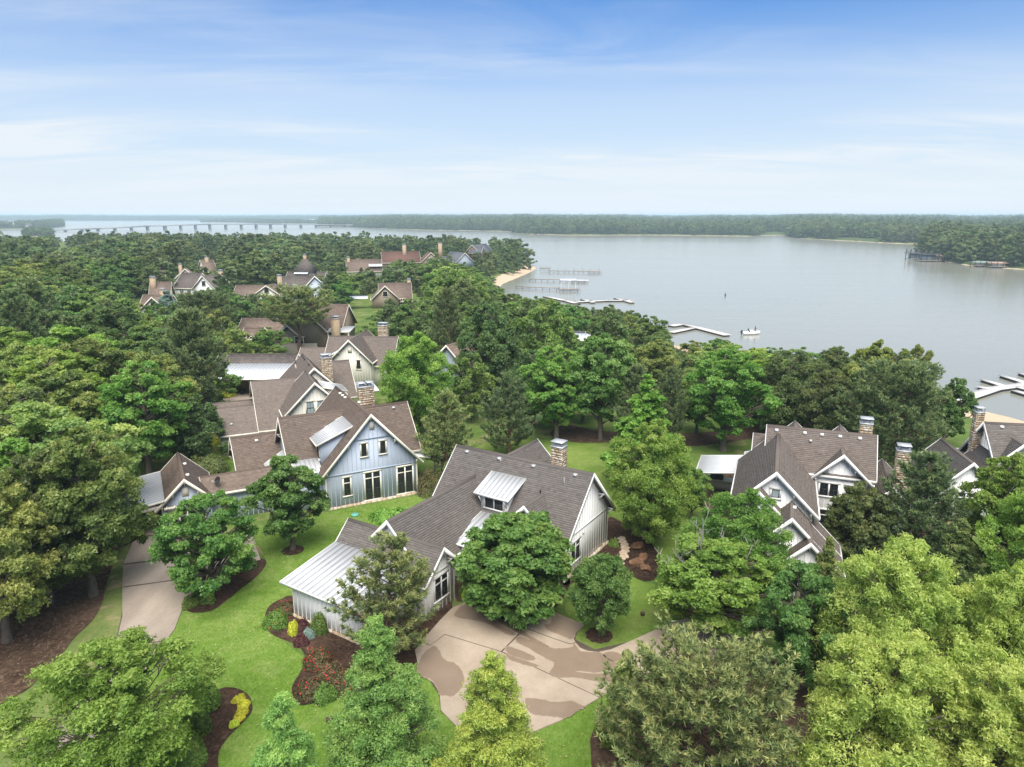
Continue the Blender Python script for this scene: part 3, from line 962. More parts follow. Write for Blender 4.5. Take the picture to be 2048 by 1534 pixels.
class House:
    def __init__(s, name, label, x, y, th, wall, trim, roof, z0=0.0, near=True, cat="house", group=None):
        s.root = empty(name, (x, y, z0), th, label, cat, group)
        s.wall, s.trim, s.roof, s.near = M[wall], M[trim], M[roof], near
        s.rng = np.random.default_rng(int(abs(x * 13 + y * 7)))

    def P(s, axis):
        return (lambda q, a, z: L(q, a, z)) if axis == "v" else (lambda q, a, z: L(a, q, z))

    def gable(s, axis, c, zr, hl, hr, a0, a1, t=1.0, zb=-0.3, ove=0.4, ovr=0.4, battens=(), walls=True, roofm=None, brackets=(), belts=(), wall=None):
        P = s.P(axis)
        wall = wall or s.wall
        th = 0.16
        if walls:
            b = MB()
            prof = [(c - hl, zb), (c + hr, zb), (c + hr, zr - hr * t - 0.05), (c, zr - 0.05), (c - hl, zr - hl * t - 0.05)]
            b.hexa([P(q, a0, z) for q, z in prof], [P(q, a1, z) for q, z in prof])
            b.build("wall", wall, s.root)
        for sg, h in ((-1, hl), (1, hr)):
            e = h + ove
            b = MB()
            lo, hi = a0 - ovr, a1 + ovr
            ze = zr - e * t
            top = [P(c, lo, zr), P(c, hi, zr), P(c + sg * e, hi, ze), P(c + sg * e, lo, ze)]
            b.hexa([(p[0], p[1], p[2] - th) for p in top], top)
            rf = b.build("roof", roofm or s.roof, s.root)
            if s.near:
                s.shingles(rf, P, c, sg, e, t, zr, lo, hi)
            # boards: along both rakes and the eave
            for a_, d in ((lo, -1), (hi, 1)):
                g = MB()
                g.hexa([P(c, a_ + d * 0.005, zr - 0.30), P(c, a_ + d * 0.06, zr - 0.30), P(c, a_ + d * 0.06, zr + 0.035), P(c, a_ + d * 0.005, zr + 0.035)],
                       [P(c + sg * (e + 0.03), a_ + d * 0.005, ze - 0.30), P(c + sg * (e + 0.03), a_ + d * 0.06, ze - 0.30), P(c + sg * (e + 0.03), a_ + d * 0.06, ze + 0.035), P(c + sg * (e + 0.03), a_ + d * 0.005, ze + 0.035)])
                g.build("bargeboard", s.trim, s.root)
            g = MB()
            q0, q1 = c + sg * (e + 0.005), c + sg * (e + 0.1)
            g.hexa([P(q0, lo, ze - 0.2), P(q1, lo, ze - 0.2), P(q1, lo, ze + 0.01), P(q0, lo, ze + 0.01)], [P(q0, hi, ze - 0.2), P(q1, hi, ze - 0.2), P(q1, hi, ze + 0.01), P(q0, hi, ze + 0.01)])
            g.build("gutter", s.trim, s.root)
        # ridge cap
        g = MB()
        for sg in (-1, 1):
            w = 0.16
            tp = [P(c, a0 - ovr, zr + 0.05), P(c, a1 + ovr, zr + 0.05), P(c + sg * w, a1 + ovr, zr + 0.05 - w * t), P(c + sg * w, a0 - ovr, zr + 0.05 - w * t)]
            g.hexa([(p[0], p[1], p[2] - 0.03) for p in tp], tp)
        g.build("ridge_cap", roofm or s.roof, s.root)
        for end in battens:
            if end in ("a0", "a1"):
                a_, d = (a0, -1) if end == "a0" else (a1, 1)
                n = int((hl + hr) / 0.40)
                for i in range(n + 1):
                    q = c - hl + 0.06 + (hl + hr - 0.12) * i / n
                    top = zr - abs(q - c) * t - 0.16
                    x, y, _ = P(q, a_ + d * 0.006, 0)
                    put_box("batten", wall, s.root, (x, y, zb), (0.045, 0.014, top - zb) if axis == "v" else (0.014, 0.045, top - zb))
            else:
                q, top = (c - hl - 0.014, zr - hl * t - 0.15) if end == "s-" else (c + hr + 0.014, zr - hr * t - 0.15)
                n = int((a1 - a0) / 0.40)
                for i in range(n + 1):
                    a_ = a0 + 0.06 + (a1 - a0 - 0.12) * i / n
                    x, y, _ = P(q, a_, 0)
                    put_box("batten", wall, s.root, (x, y, zb), (0.03, 0.05, top - zb) if axis == "v" else (0.05, 0.03, top - zb))
        for end in brackets:
            a_, d = (a0, -1) if end == "a0" else (a1, 1)
            for k in (-0.97, -0.5, 0.0, 0.5, 0.97):
                h = hl if k < 0 else hr
                q = c + k * h
                z = zr - abs(k) * h * t - 0.36
                g = MB()
                g.bar(P(q, a_ + d * 0.02, z), P(q, a_ + d * (ovr + 0.02), z), 0.11)
                g.bar(P(q, a_ + d * 0.03, z - 0.4), P(q, a_ + d * (ovr - 0.06), z - 0.03), 0.08)
                g.build("bracket", s.trim, s.root)
        for end, z in belts:
            a_, d = (a0, -1) if end == "a0" else (a1, 1)
            ql = min(hl, (zr - z) / t) - 0.05
            qr = min(hr, (zr - z) / t) - 0.05
            g = MB()
            pts = [(c - ql, z), (c + qr, z), (c + qr, z + 0.13), (c - ql, z + 0.13)]
            g.hexa([P(q, a_ + d * 0.004, z_) for q, z_ in pts], [P(q, a_ + d * 0.05, z_) for q, z_ in pts])
            g.build("belt_board", wall, s.root)

    def shingles(s, parent, P, c, sg, e, t, zr, lo, hi):
        k = math.sqrt(1 + t * t)
        run = e * k
        expo, w = 0.16, 0.26
        rows = int(math.ceil(run / expo))
        V, Fc, T = [], [], []
        n = 0
        nx = np.array(P(c + sg * t, 0, zr + 1.0)) - np.array(P(c, 0, zr))
        nx = nx / np.linalg.norm(nx)
        for r in range(rows):
            d0 = min(e, e - r * expo / k)
            d1 = max(0.0, d0 - expo * 1.04 / k)
            off = s.rng.uniform(0, w)
            ed = np.concatenate([[lo], np.arange(lo + off, hi, w) , [hi]])
            ed = ed[np.concatenate([[True], np.diff(ed) > 0.02])]
            m_ = len(ed) - 1
            tn = s.rng.normal(0.5, 0.14, m_) + 0.05 * np.sin(r * 1.7)
            hb = 0.022 + s.rng.uniform(0, 0.014, m_)
            for j in range(m_):
                A, B = ed[j], ed[j + 1] - 0.006
                b0, b1 = np.array(P(c + sg * d0, A, zr - d0 * t)), np.array(P(c + sg * d0, B, zr - d0 * t))
                u0, u1 = np.array(P(c + sg * d1, A, zr - d1 * t)), np.array(P(c + sg * d1, B, zr - d1 * t))
                V += [b0, b1, b0 + nx * hb[j], b1 + nx * hb[j], u1 + nx * 0.006, u0 + nx * 0.006]
                Fc += [[n, n + 1, n + 3, n + 2], [n + 2, n + 3, n + 4, n + 5]]
                T += [tn[j] * 0.8, tn[j]]
                n += 6
        link("shingle", np_mesh("shingle", np.array(V), np.array(Fc), s.roof, np.clip(T, 0, 1)), parent, None, "stuff")

    def face(s, f, p0):
        if f == "v+":
            return lambda a, n, z: L(a, p0 + n, z)
        if f == "v-":
            return lambda a, n, z: L(a, p0 - n, z)
        if f == "u+":
            return lambda a, n, z: L(p0 + n, a, z)
        return lambda a, n, z: L(p0 - n, a, z)

    def window(s, f, p0, a0, a1, z0, z1, cols=1, transom=0.0, muntin=True, glass="glass", trim=None, sash=None, name="window"):
        fc = s.face(f, p0)
        tr, sh = trim or s.trim, M[sash] if sash else M["sash_black"]
        along = 0 if f[0] == "v" else 1

        def bx_(b, A0, A1, n0, n1, Z0, Z1):
            c0 = [fc(A0, n0, Z0), fc(A1, n0, Z0), fc(A1, n1, Z0), fc(A0, n1, Z0)]
            b.hexa(c0, [(p[0], p[1], Z1) for p in c0])

        w = 0.13
        b = MB()
        bx_(b, a0 - w, a0, 0.004, 0.07, z0, z1)
        bx_(b, a1, a1 + w, 0.004, 0.07, z0, z1)
        bx_(b, a0 - w - 0.03, a1 + w + 0.03, 0.004, 0.08, z1, z1 + w + 0.02)
        bx_(b, a0 - w - 0.05, a1 + w + 0.05, 0.004, 0.11, z0 - 0.12, z0)
        cw = (a1 - a0) / cols
        mw = 0.055
        for i in range(1, cols):
            bx_(b, a0 + i * cw - mw, a0 + i * cw + mw, 0.004, 0.065, z0, z1)
        zt = z1 - transom
        if transom:
            for i in range(cols):
                A0 = a0 + i * cw + (mw if i else 0)
                A1 = a0 + (i + 1) * cw - (mw if i < cols - 1 else 0)
                bx_(b, A0, A1, 0.004, 0.06, zt - 0.05, zt + 0.05)
        wn = b.build(name, tr, s.root)
        sb = MB()
        for i in range(cols):
            A0 = a0 + i * cw + (mw if i else 0)
            A1 = a0 + (i + 1) * cw - (mw if i < cols - 1 else 0)
            spans = [(z0, zt - 0.05), (zt + 0.05, z1)] if transom else [(z0, z1)]
            for j, (Z0, Z1) in enumerate(spans):
                cx_ = fc((A0 + A1) / 2, 0.012, Z0)
                sz = (A1 - A0, 0.016, Z1 - Z0) if along == 0 else (0.016, A1 - A0, Z1 - Z0)
                put_box("pane", M[glass], wn, cx_, sz)
                e = 0.045
                bx_(sb, A0, A0 + e, 0.022, 0.045, Z0, Z1)
                bx_(sb, A1 - e, A1, 0.022, 0.045, Z0, Z1)
                bx_(sb, A0 + e, A1 - e, 0.022, 0.045, Z0, Z0 + e)
                bx_(sb, A0 + e, A1 - e, 0.022, 0.045, Z1 - e, Z1)
                if j == 0 and muntin:
                    zm = (Z0 + Z1) / 2
                    bx_(sb, A0 + e, A1 - e, 0.022, 0.05, zm - 0.03, zm + 0.03)
                    am = (A0 + A1) / 2
                    bx_(sb, am - 0.012, am + 0.012, 0.022, 0.036, Z0 + e, zm - 0.03)
                    bx_(sb, am - 0.012, am + 0.012, 0.022, 0.036, zm + 0.03, Z1 - e)
        link("sash", sb.mesh("sash", sh), wn)
        return wn

    def metal(s, p_ul, p_ur, p_ll, n, material="metal_roof", th=0.09, parent=None, edge=True):
        """standing-seam roof: upper-left, upper-right and lower-left corners in (u,v,z); n panels, each an object"""
        A, B, D = (np.array(L(*p)) for p in (p_ul, p_ur, p_ll))
        du, dd = B - A, D - A
        up = np.array([0, 0, 1.0])
        b = MB()
        top = [A, A + du, A + du + dd, A + dd]
        b.hexa([p - up * th for p in top], [p - up * 0.012 for p in top])
        rf = b.build("metal_roof", s.trim, s.root)
        step = du / n
        lw = np.linalg.norm(step)
        e = step / lw
        pm = MB()
        g = e * 0.012
        q = [g, step - g, step - g + dd, g + dd]
        pm.hexa([p - up * 0.006 for p in q], [p + up * 0.006 for p in q])
        r0, r1 = step - e * 0.022, step + e * 0.022
        pm.hexa([r0 - up * 0.006, r1 - up * 0.006, r1 + dd - up * 0.006, r0 + dd - up * 0.006], [r0 + up * 0.05, r1 + up * 0.05, r1 + dd + up * 0.05, r0 + dd + up * 0.05])
        me = pm.mesh("metal_panel", M[material])
        for i in range(n):
            o = link("metal_panel", me, rf)
            o.location = A + step * i
        if edge:
            g = MB()
            for a_, b_ in ((A + dd, A + du + dd), (A, A + dd), (A + du, A + du + dd)):
                g.bar(a_ - up * 0.06 , b_ - up * 0.06, 0.05, 0.16)
            g.build("edge_trim", s.trim, s.root)
        return rf

    def block(s, name, corners_lo, corners_hi, material=None):
        b = MB()
        b.hexa([L(*p) for p in corners_lo], [L(*p) for p in corners_hi])
        return b.build(name, material or s.wall, s.root)

    def chimney(s, u, v, z0, z1, w, d, flues=1, cap=True):
        b = MB()
        x, y, _ = L(u, v, 0)
        b.box(x - w / 2, x + w / 2, y - d / 2, y + d / 2, z0, z1)
        ch = b.build("chimney", M["mortar"] if s.near else M["far_stone"], s.root)
        if s.near:
            st = MB()
            r = s.rng
            for nx, ny, ww in ((0, -1, w), (0, 1, w), (1, 0, d), (-1, 0, d)):
                z = z0
                while z < z1 - 0.05:
                    h = min(r.uniform(0.13, 0.25), z1 - z)
                    a = -ww / 2
                    while a < ww / 2 - 0.04:
                        l_ = min(r.uniform(0.16, 0.42), ww / 2 - a)
                        pr = r.uniform(0.015, 0.04)
                        o = 0.008
                        if nx == 0:
                            yy = y + ny * d / 2
                            st.box(x + a + o, x + a + l_ - o, min(yy, yy + ny * pr), max(yy, yy + ny * pr), z + o, z + h - o, r.uniform(0, 1))
                        else:
                            xx = x + nx * w / 2
                            st.box(min(xx, xx + nx * pr), max(xx, xx + nx * pr), y + a + o, y + a + l_ - o, z + o, z + h - o, r.uniform(0, 1))
                        a += l_
                    z += h
            st.build("stone", M["stone"], ch, "stuff", True)
        g = MB()
        g.box(x - w / 2 - 0.06, x + w / 2 + 0.06, y - d / 2 - 0.06, y + d / 2 + 0.06, z1, z1 + 0.08)
        for i in range(flues):
            fx = x + (i - (flues - 1) / 2) * w * 0.5
            hw = w / 2 / flues if flues > 1 else w / 2
            for sx in (-1, 1):
                for sy in (-1, 1):
                    g.box(fx + sx * hw * 0.9 - 0.025, fx + sx * hw * 0.9 + 0.025, y + sy * d * 0.44 - 0.025, y + sy * d * 0.44 + 0.025, z1 + 0.08, z1 + 0.42)
            g.box(fx - hw * 0.55, fx + hw * 0.55, y - d * 0.3, y + d * 0.3, z1 + 0.08, z1 + 0.24)
            g.box(fx - hw - 0.05, fx + hw + 0.05, y - d / 2 - 0.08, y + d / 2 + 0.08, z1 + 0.42, z1 + 0.46)
        g.build("chimney_cap", M["galvanised"], ch)
        return ch

    def vent(s, u, v, z, material="galvanised", size=0.26):
        x, y, _ = L(u, v, 0)
        put_box("roof_vent", M[material], s.root, (x, y, z - 0.06), (size, size, 0.2))

    def pipe(s, u, v, z, h=0.5, material="galvanised"):
        x, y, _ = L(u, v, 0)
        put_box("vent_pipe", M[material], s.root, (x, y, z - 0.1), (0.09, 0.09, h))

    def plinth(s, f, p0, a0, a1, h=0.32):
        fc = s.face(f, p0)
        st = MB()
        r = s.rng
        a = a0
        while a < a1 - 0.05:
            l_ = min(r.uniform(0.3, 0.6), a1 - a)
            hh = h * r.uniform(0.85, 1.1)
            q = [fc(a + 0.012, 0.016, -0.3), fc(a + l_ - 0.012, 0.016, -0.3), fc(a + l_ - 0.012, r.uniform(0.1, 0.16), -0.3), fc(a + 0.012, r.uniform(0.1, 0.16), -0.3)]
            st.hexa(q, [(p[0], p[1], hh) for p in q], r.uniform(0.2, 1))
            a += l_
        st.build("plinth_stone", M["stone"], s.root, "stuff", True)


def build_white_house():
    h = House("white_house", "white house with grey-brown shingles, metal dormer and low metal-roofed garage beside the wet driveway", 7.438, 50.775, -0.566, "white_board", "white_trim", "roof_grey")
    t = math.tan(0.802)
    h.gable("u", 3.66, 7.05, 3.66, 3.66, -11.28, 0, t, battens=("a1",), brackets=("a1",), belts=(("a1", 3.0),), ovr=0.45, ove=0.45)
    h.gable("v", -8.9, 5.55, 2.3, 2.6, 4.0, 14.75, t, battens=("s+", "a1"), brackets=())
    h.gable("u", 14.55, 4.5, 1.52, 1.55, -12.63, -5.07, 0.98, battens=("a1",), brackets=("a1",), belts=(("a1", 2.75),))
    h.gable("v", -2.75, 5.4, 2.0, 2.0, 4.0, 7.6, 1.0, battens=("a1",), brackets=("a1",))
    h.gable("v", -7.4, 6.8, 3.0, 3.0, -1.3, 3.6, 1.0)
    # garage shed under its metal roof
    h.block("wall", [(-12.57, 15.9, -0.3), (-6.4, 15.9, -0.3), (-6.4, 20.15, -0.3), (-12.57, 20.15, -0.3)], [(-12.57, 15.9, 3.0), (-6.4, 15.9, 3.0), (-6.4, 20.15, 2.36), (-12.57, 20.15, 2.36)])
    for i in range(17):
        x, y, _ = L(-12.5 + 6.0 * i / 16, 20.164, 0)
        put_box("batten", h.wall, h.root, (x, y, -0.3), (0.05, 0.03, 2.62))
    h.metal((-13.05, 15.75, 3.28), (-6.1, 15.75, 3.28), (-13.05, 20.67, 2.5), 15)
    h.plinth("v+", 20.15, -12.57, -6.4, 0.2)
    # shed dormer
    h.block("dormer_wall", [(-7.25, 4.2, 3.4), (-4.95, 4.2, 3.4), (-4.95, 6.75, 3.4), (-7.25, 6.75, 3.4)], [(-7.25, 4.2, 5.8), (-4.95, 4.2, 5.8), (-4.95, 6.75, 5.05), (-7.25, 6.75, 5.05)])
    h.metal((-7.62, 4.7, 5.98), (-4.58, 4.7, 5.98), (-7.62, 7.15, 5.05), 8)
    h.window("v+", 6.75, -6.85, -5.3, 3.95, 4.88, 2)
    for u_ in (-7.2, -5.0):
        g = MB()
        g.bar(L(u_, 6.78, 4.3), L(u_, 7.1, 4.85), 0.09)
        g.build("bracket", h.trim, h.root)
    # metal porch in the corner of the two wings
    h.metal((-6.9, 7.2, 3.75), (-4.7, 7.2, 3.75), (-6.9, 11.1, 2.9), 5)
    for u_ in (-5.9, -4.8):
        put_box("porch_post", h.trim, h.root, L(u_, 10.9, 0), (0.16, 0.16, 2.75))
    h.window("v+", 7.6, -3.6, -1.9, 0.9, 2.5, 2, 0.4)
    h.window("u+", 0, 4.85, 6.15, 0.95, 2.4, 2, 0.36)
    h.window("u+", 0, 6.5, 7.1, 0.95, 2.4, 1, 0.36)
    h.window("u+", -5.07, 13.85, 15.1, 0.85, 2.4, 2, 0.42)
    h.window("u+", -6.3, 12.0, 12.8, 0.9, 2.3, 1)
    h.plinth("u+", 0, -0.02, 7.3, 0.3)
    h.chimney(-3.85, 1.0, 3.5, 7.55, 0.95, 0.8)
    for u_ in (-10.49, -7.43, -4.37, -0.87):
        h.vent(u_, 4.0, 7.05 - t * 0.34 + 0.03)
    h.pipe(-1.5, 4.48, 6.2)
    h.pipe(-3.0, 5.3, 5.35, 0.35, "dark_metal")
    # downpipe and two wall lights on the gable
    put_box("downpipe", h.trim, h.root, L(-5.15, 13.02, 0), (0.08, 0.08, 2.5))
    put_box("wall_light", M["white_trim"], h.root, L(0.06, 4.3, 2.55), (0.12, 0.12, 0.16))
    return h


def build_blue_house():
    h = House("blue_house", "pale blue house with brown shingle roofs and a tall five-windowed front gable", -16.093, 57.033, 0.492, "blue_board", "cream_trim", "roof_brown")
    h.gable("v", 4.2, 8.25, 4.2, 4.2, -11.0, 0, 1.11, battens=("a1",), brackets=("a1",), belts=(("a1", 3.0), ("a1", 5.9)))
    h.gable("u", -5.3, 7.4, 3.0, 3.1, -2.2, 9.1, 1.1, battens=("a0", "s+"), brackets=("a0", "a1"))
    h.gable("u", -8.9, 5.1, 2.6, 2.4, -6.0, -1.0, 0.9, battens=("a0",), brackets=("a0",))
    h.gable("u", -3.9, 3.5, 1.9, 1.75, -9.4, -0.5, 0.42, battens=("s+",), ovr=0.15)
    h.gable("v", -10.85, 4.55, 1.85, 1.85, -8.0, -1.4, 1.0, battens=("a1",), brackets=("a1",), zb=-1.2)
    # lean-to roofs of bright metal
    h.metal((-2.3, -2.3, 4.15), (0.0, -2.3, 4.15), (-2.3, -0.6, 3.15), 6)
    h.block("wall", [(-1.9, -2.4, -0.3), (0.1, -2.4, -0.3), (0.1, -0.9, -0.3), (-1.9, -0.9, -0.3)], [(-1.9, -2.4, 3.9), (0.1, -2.4, 3.9), (0.1, -0.9, 3.15), (-1.9, -0.9, 3.15)])
    h.metal((-2.25, -6.3, 4.0), (-2.25, -2.6, 4.0), (-4.0, -6.3, 2.95), 8, "bright_metal")
    # dormer on the left slope
    h.block("dormer_wall", [(0.1, -4.3, 3.6), (2.9, -4.3, 3.6), (2.9, -1.45, 3.6), (0.1, -1.45, 3.6)], [(0.1, -4.3, 5.62), (2.9, -4.3, 6.75), (2.9, -1.45, 6.75), (0.1, -1.45, 5.62)])
    h.metal((3.0, -4.65, 6.95), (3.0, -1.15, 6.95), (-0.3, -4.65, 5.62), 9)
    h.window("u-", 0.1, -3.9, -1.9, 4.1, 5.4, 2)
    # front windows
    h.window("v+", 0, 1.6, 2.15, 1.05, 2.7, 1, 0.5)
    h.window("v+", 0, 3.5, 4.85, 0.28, 2.8, 2, 0.52)
    h.window("v+", 0, 6.5, 7.9, 0.3, 2.8, 2, 0.52)
    h.window("v+", 0, 3.3, 3.75, 4.4, 5.55, 1, sash="cream_trim" if False else None)
    h.window("v+", 0, 5.0, 5.48, 4.4, 5.55, 1)
    b = MB()
    c0 = [L(4.1, 0.004, 6.75), L(4.55, 0.004, 6.75), L(4.55, 0.07, 6.75), L(4.1, 0.07, 6.75)]
    b.hexa(c0, [(p[0], p[1], 7.45) for p in c0])
    b.build("gable_vent", h.trim, h.root)
    b = MB()
    c0 = [L(-11.1, -1.396, 3.0), L(-10.6, -1.396, 3.0), L(-10.6, -1.33, 3.0), L(-11.1, -1.33, 3.0)]
    b.hexa(c0, [(p[0], p[1], 3.7) for p in c0])
    b.build("gable_vent", h.trim, h.root)
    # beam with hooks over the garage door, the door and its window
    b = MB()
    b.bar(L(-12.5, -1.1, 2.25), L(-9.2, -1.1, 2.25), 0.16, 0.2)
    for i in range(6):
        u_ = -12.3 + i * 0.58
        b.bar(L(u_, -1.38, 2.38), L(u_, -0.7, 2.38), 0.07, 0.1)
    b.build("trellis", h.trim, h.root)
    h.window("v+", -1.4, -12.1, -9.6, -0.9, 1.8, 4, 0.45, name="garage_door", glass="glass")
    # corner boards and plinth
    for u_ in (0.06, 8.34):
        put_box("corner_board", h.trim, h.root, L(u_, 0.02, -0.3), (0.12, 0.05, 3.8))
    h.plinth("v+", 0, 0.0, 8.4, 0.2)
    # carport
    h.metal((-12.4, -8.4, 3.05), (-12.4, -0.9, 3.05), (-16.6, -8.4, 2.5), 18)
    b = MB()
    b.bar(L(-16.4, -1.1, 2.25), L(-12.6, -1.1, 2.5), 0.14, 0.3)
    b.bar(L(-16.4, -8.2, 2.25), L(-16.4, -1.1, 2.25), 0.14, 0.3)
    b.build("carport_beam", h.trim, h.root)
    for v_ in (-1.1, -8.2):
        put_box("carport_post", h.trim, h.root, L(-16.4, v_, -1.0), (0.2, 0.2, 3.2))
    h.block("wall", [(-16.3, -8.3, -1), (-12.6, -8.3, -1), (-12.6, -8.15, -1), (-16.3, -8.15, -1)], [(-16.3, -8.3, 2.4), (-12.6, -8.3, 2.9), (-12.6, -8.15, 2.9), (-16.3, -8.15, 2.4)], M["brown_board"])
    h.block("wall", [(-16.45, -8.1, -1), (-16.3, -8.1, -1), (-16.3, -2.6, -1), (-16.45, -2.6, -1)], [(-16.45, -8.1, 2.2), (-16.3, -8.1, 2.2), (-16.3, -2.6, 2.2), (-16.45, -2.6, 2.2)], M["brown_board"])
    h.chimney(6.5, -8.9, 4.0, 8.45, 1.5, 0.85, 2)
    for i, v_ in enumerate((-8.8, -7.9, -7.0, -4.6)):
        h.vent(3.95 if i < 3 else 4.6, v_, 8.02, "cream_trim")
    h.vent(8.0, -4.9, 7.0)
    h.vent(-4.2, -8.3, 4.6, "cream_trim")
    h.vent(-10.5, -5.6, 4.25, "cream_trim")
    h.vent(-10.5, -2.6, 4.25, "cream_trim")
    h.pipe(-2.6, -8.0, 4.2)
    # dish aerial on the hall roof
    dm = MB()
    n = 12
    for ring in range(3):
        for k in range(n):
            a0, a1 = k * 2 * math.pi / n, (k + 1) * 2 * math.pi / n
            r0, r1 = ring / 3 * 0.36, (ring + 1) / 3 * 0.36
            q = [(r * math.cos(a), -0.35 * r * r, r * math.sin(a)) for r, a in ((r0, a0), (r1, a0), (r1, a1), (r0, a1))]
            dm.poly(q if ring else q[1:])
    dish = empty("satellite_dish", h.root.matrix_world @ Vector((0, 0, 0)), 0.0, "small dark satellite dish on the hall roof of the pale blue house", "dish")
    th = 0.492
    du, dv, dz = -8.3, -2.4, 2.85
    dish.location = (-16.093 + math.cos(th) * du + math.sin(th) * dv, 57.033 + math.sin(th) * du - math.cos(th) * dv, dz)
    o = dm.build("reflector", M["dark_metal"], dish)
    o.location = (0, 0, 0.62)
    o.rotation_euler = (R_(-30), 0, R_(-35))
    b = MB()
    b.bar((0, 0, 0), (0, 0, 0.6), 0.05)
    b.bar((0, 0, 0.35), (-0.35, -0.3, 0.75), 0.035)
    b.build("mast", M["galvanised"], dish)
    # white metal patio roof at the back right
    h.metal((5.5, -13.5, 3.3), (10.2, -13.5, 3.3), (5.5, -11.0, 3.0), 9, "bright_metal")
    for u_ in (5.7, 10.0):
        put_box("patio_post", h.trim, h.root, L(u_, -11.2, 0), (0.16, 0.16, 2.9))
    h.metal((8.9, -1.2, 3.2), (8.9, -6.5, 3.2), (10.4, -1.2, 2.7), 8, "bright_metal")
    return h


def build_cream_house():
    h = House("cream_house", "cream house with weathered grey-brown roof and stone chimney directly behind the pale blue house", -21.38, 74.05, 0.42, "cream_board", "cream_trim", "roof_mid")
    h.gable("v", 0, 7.5, 3.1, 2.7, -6, 0, 1.0, battens=("a1",), brackets=("a1",))
    h.gable("v", 0.8, 8.0, 3.4, 3.2, -14, -5.4, 1.0, brackets=("a1",), battens=("a1",))
    h.gable("u", -7.0, 6.6, 3.5, 5.9, -5.6, 0, 0.66, battens=("a0",))
    h.gable("u", -4.1, 4.62, 1.5, 3.0, -9.8, -5.7, 0.66, ovr=0.2)
    h.gable("u", -11.0, 3.5, 1.6, 1.6, -13.6, -6.2, 0.55)
    h.gable("u", -11.8, 7.2, 4.0, 3.8, 0, 5.7, 0.9)
    h.window("v+", 0, -0.95, -0.2, 3.95, 5.3, 1, glass="glass_blind")
    h.window("v+", 0, 0.2, 0.85, 3.95, 5.3, 1, glass="glass_blind")
    h.window("v+", -9.4, -10.9, -10.1, 0.5, 2.0, 1)
    h.block("dormer_wall", [(1.0, -4.0, 4.8), (3.3, -4.0, 4.0), (3.3, -1.2, 4.0), (1.0, -1.2, 4.8)], [(1.0, -4.0, 6.35), (3.3, -4.0, 5.75), (3.3, -1.2, 5.75), (1.0, -1.2, 6.35)])
    h.metal((1.0, -1.0, 6.55), (1.0, -4.3, 6.55), (3.7, -1.0, 5.85), 8)
    h.chimney(2.7, -8.0, 4.0, 8.45, 1.2, 0.9)
    for u_, v_ in ((-8.6, -1.9), (-12, -10.2)):
        h.vent(u_, v_, 3.2 if v_ > -5 else 3.15)
    for v_ in (-13.2, -12.0, -10.8, -7.5):
        h.vent(0.6, v_, 7.85, "dark_metal", 0.2)
    h.pipe(-0.3, -13.0, 7.0, 0.7, "dark_metal")
    h.metal((6.1, -16.2, 3.2), (9.8, -16.2, 3.2), (6.1, -12.0, 2.8), 8, "bright_metal")
    return h


def build_garage_behind():
    h = House("garage", "low brown-roofed garage with a white metal porch roof behind the cream house", -33.5, 105.0, 0.0, "tan_board", "cream_trim", "roof_f_grey", near=False, cat="garage")
    h.gable("u", 0, 4.5, 2.6, 2.8, -10.5, 0.6, 0.5)
    h.metal((-9.0, 2.3, 3.5), (2.6, 2.3, 3.5), (-9.0, 9.4, 2.75), 22, "bright_metal")
    for u_ in (-8.8, -2.0, 2.0):
        put_box("porch_post", h.trim, h.root, L(u_, 9.1, 0), (0.25, 0.25, 2.7))
    h.block("wall", [(-6.4, 2.9, -0.3), (2.4, 2.9, -0.3), (2.4, 6.2, -0.3), (-6.4, 6.2, -0.3)], [(-6.4, 2.9, 3.3), (2.4, 2.9, 3.3), (2.4, 6.2, 2.95), (-6.4, 6.2, 2.95)])
    h.window("v+", 6.2, -4.3, -2.0, 0.0, 2.2, 1, name="garage_door", muntin=False)
    for u_ in (-5.2, -1.2):
        put_box("planter", M["dark_metal"], h.root, L(u_, 7.0, 0), (0.5, 0.5, 0.7))


def build_gable_house_behind():
    h = House("gabled_house", "cream house with one broad front gable, behind the stone chimney of its cream neighbour", -23.83, 101.76, -0.08, "cream_board", "cream_trim", "roof_mid")
    h.gable("v", 0, 7.3, 3.1, 3.0, -9, 0, 1.0, battens=("a1",), brackets=("a1",))
    h.gable("u", -5.2, 6.9, 3.4, 3.4, -4.4, 5.6, 1.0)
    h.gable("u", -6.5, 4.8, 2.6, 2.6, -9.5, -4.0, 0.8)
    h.window("v+", 0, 0.95, 1.5, 2.9, 4.2, 1)
    b = MB()
    c0 = [L(-0.3, 0.004, 5.3), L(0.3, 0.004, 5.3), L(0.3, 0.06, 5.3), L(-0.3, 0.06, 5.3)]
    b.hexa(c0, [(p[0], p[1], 6.1) for p in c0])
    b.build("gable_vent", h.trim, h.root)
    h.metal((-2.2, -3.6, 5.3), (-2.2, -0.4, 5.3), (-4.9, -3.6, 3.9), 7)
    h.chimney(3.2, -7.2, 4.0, 8.3, 1.4, 1.0)


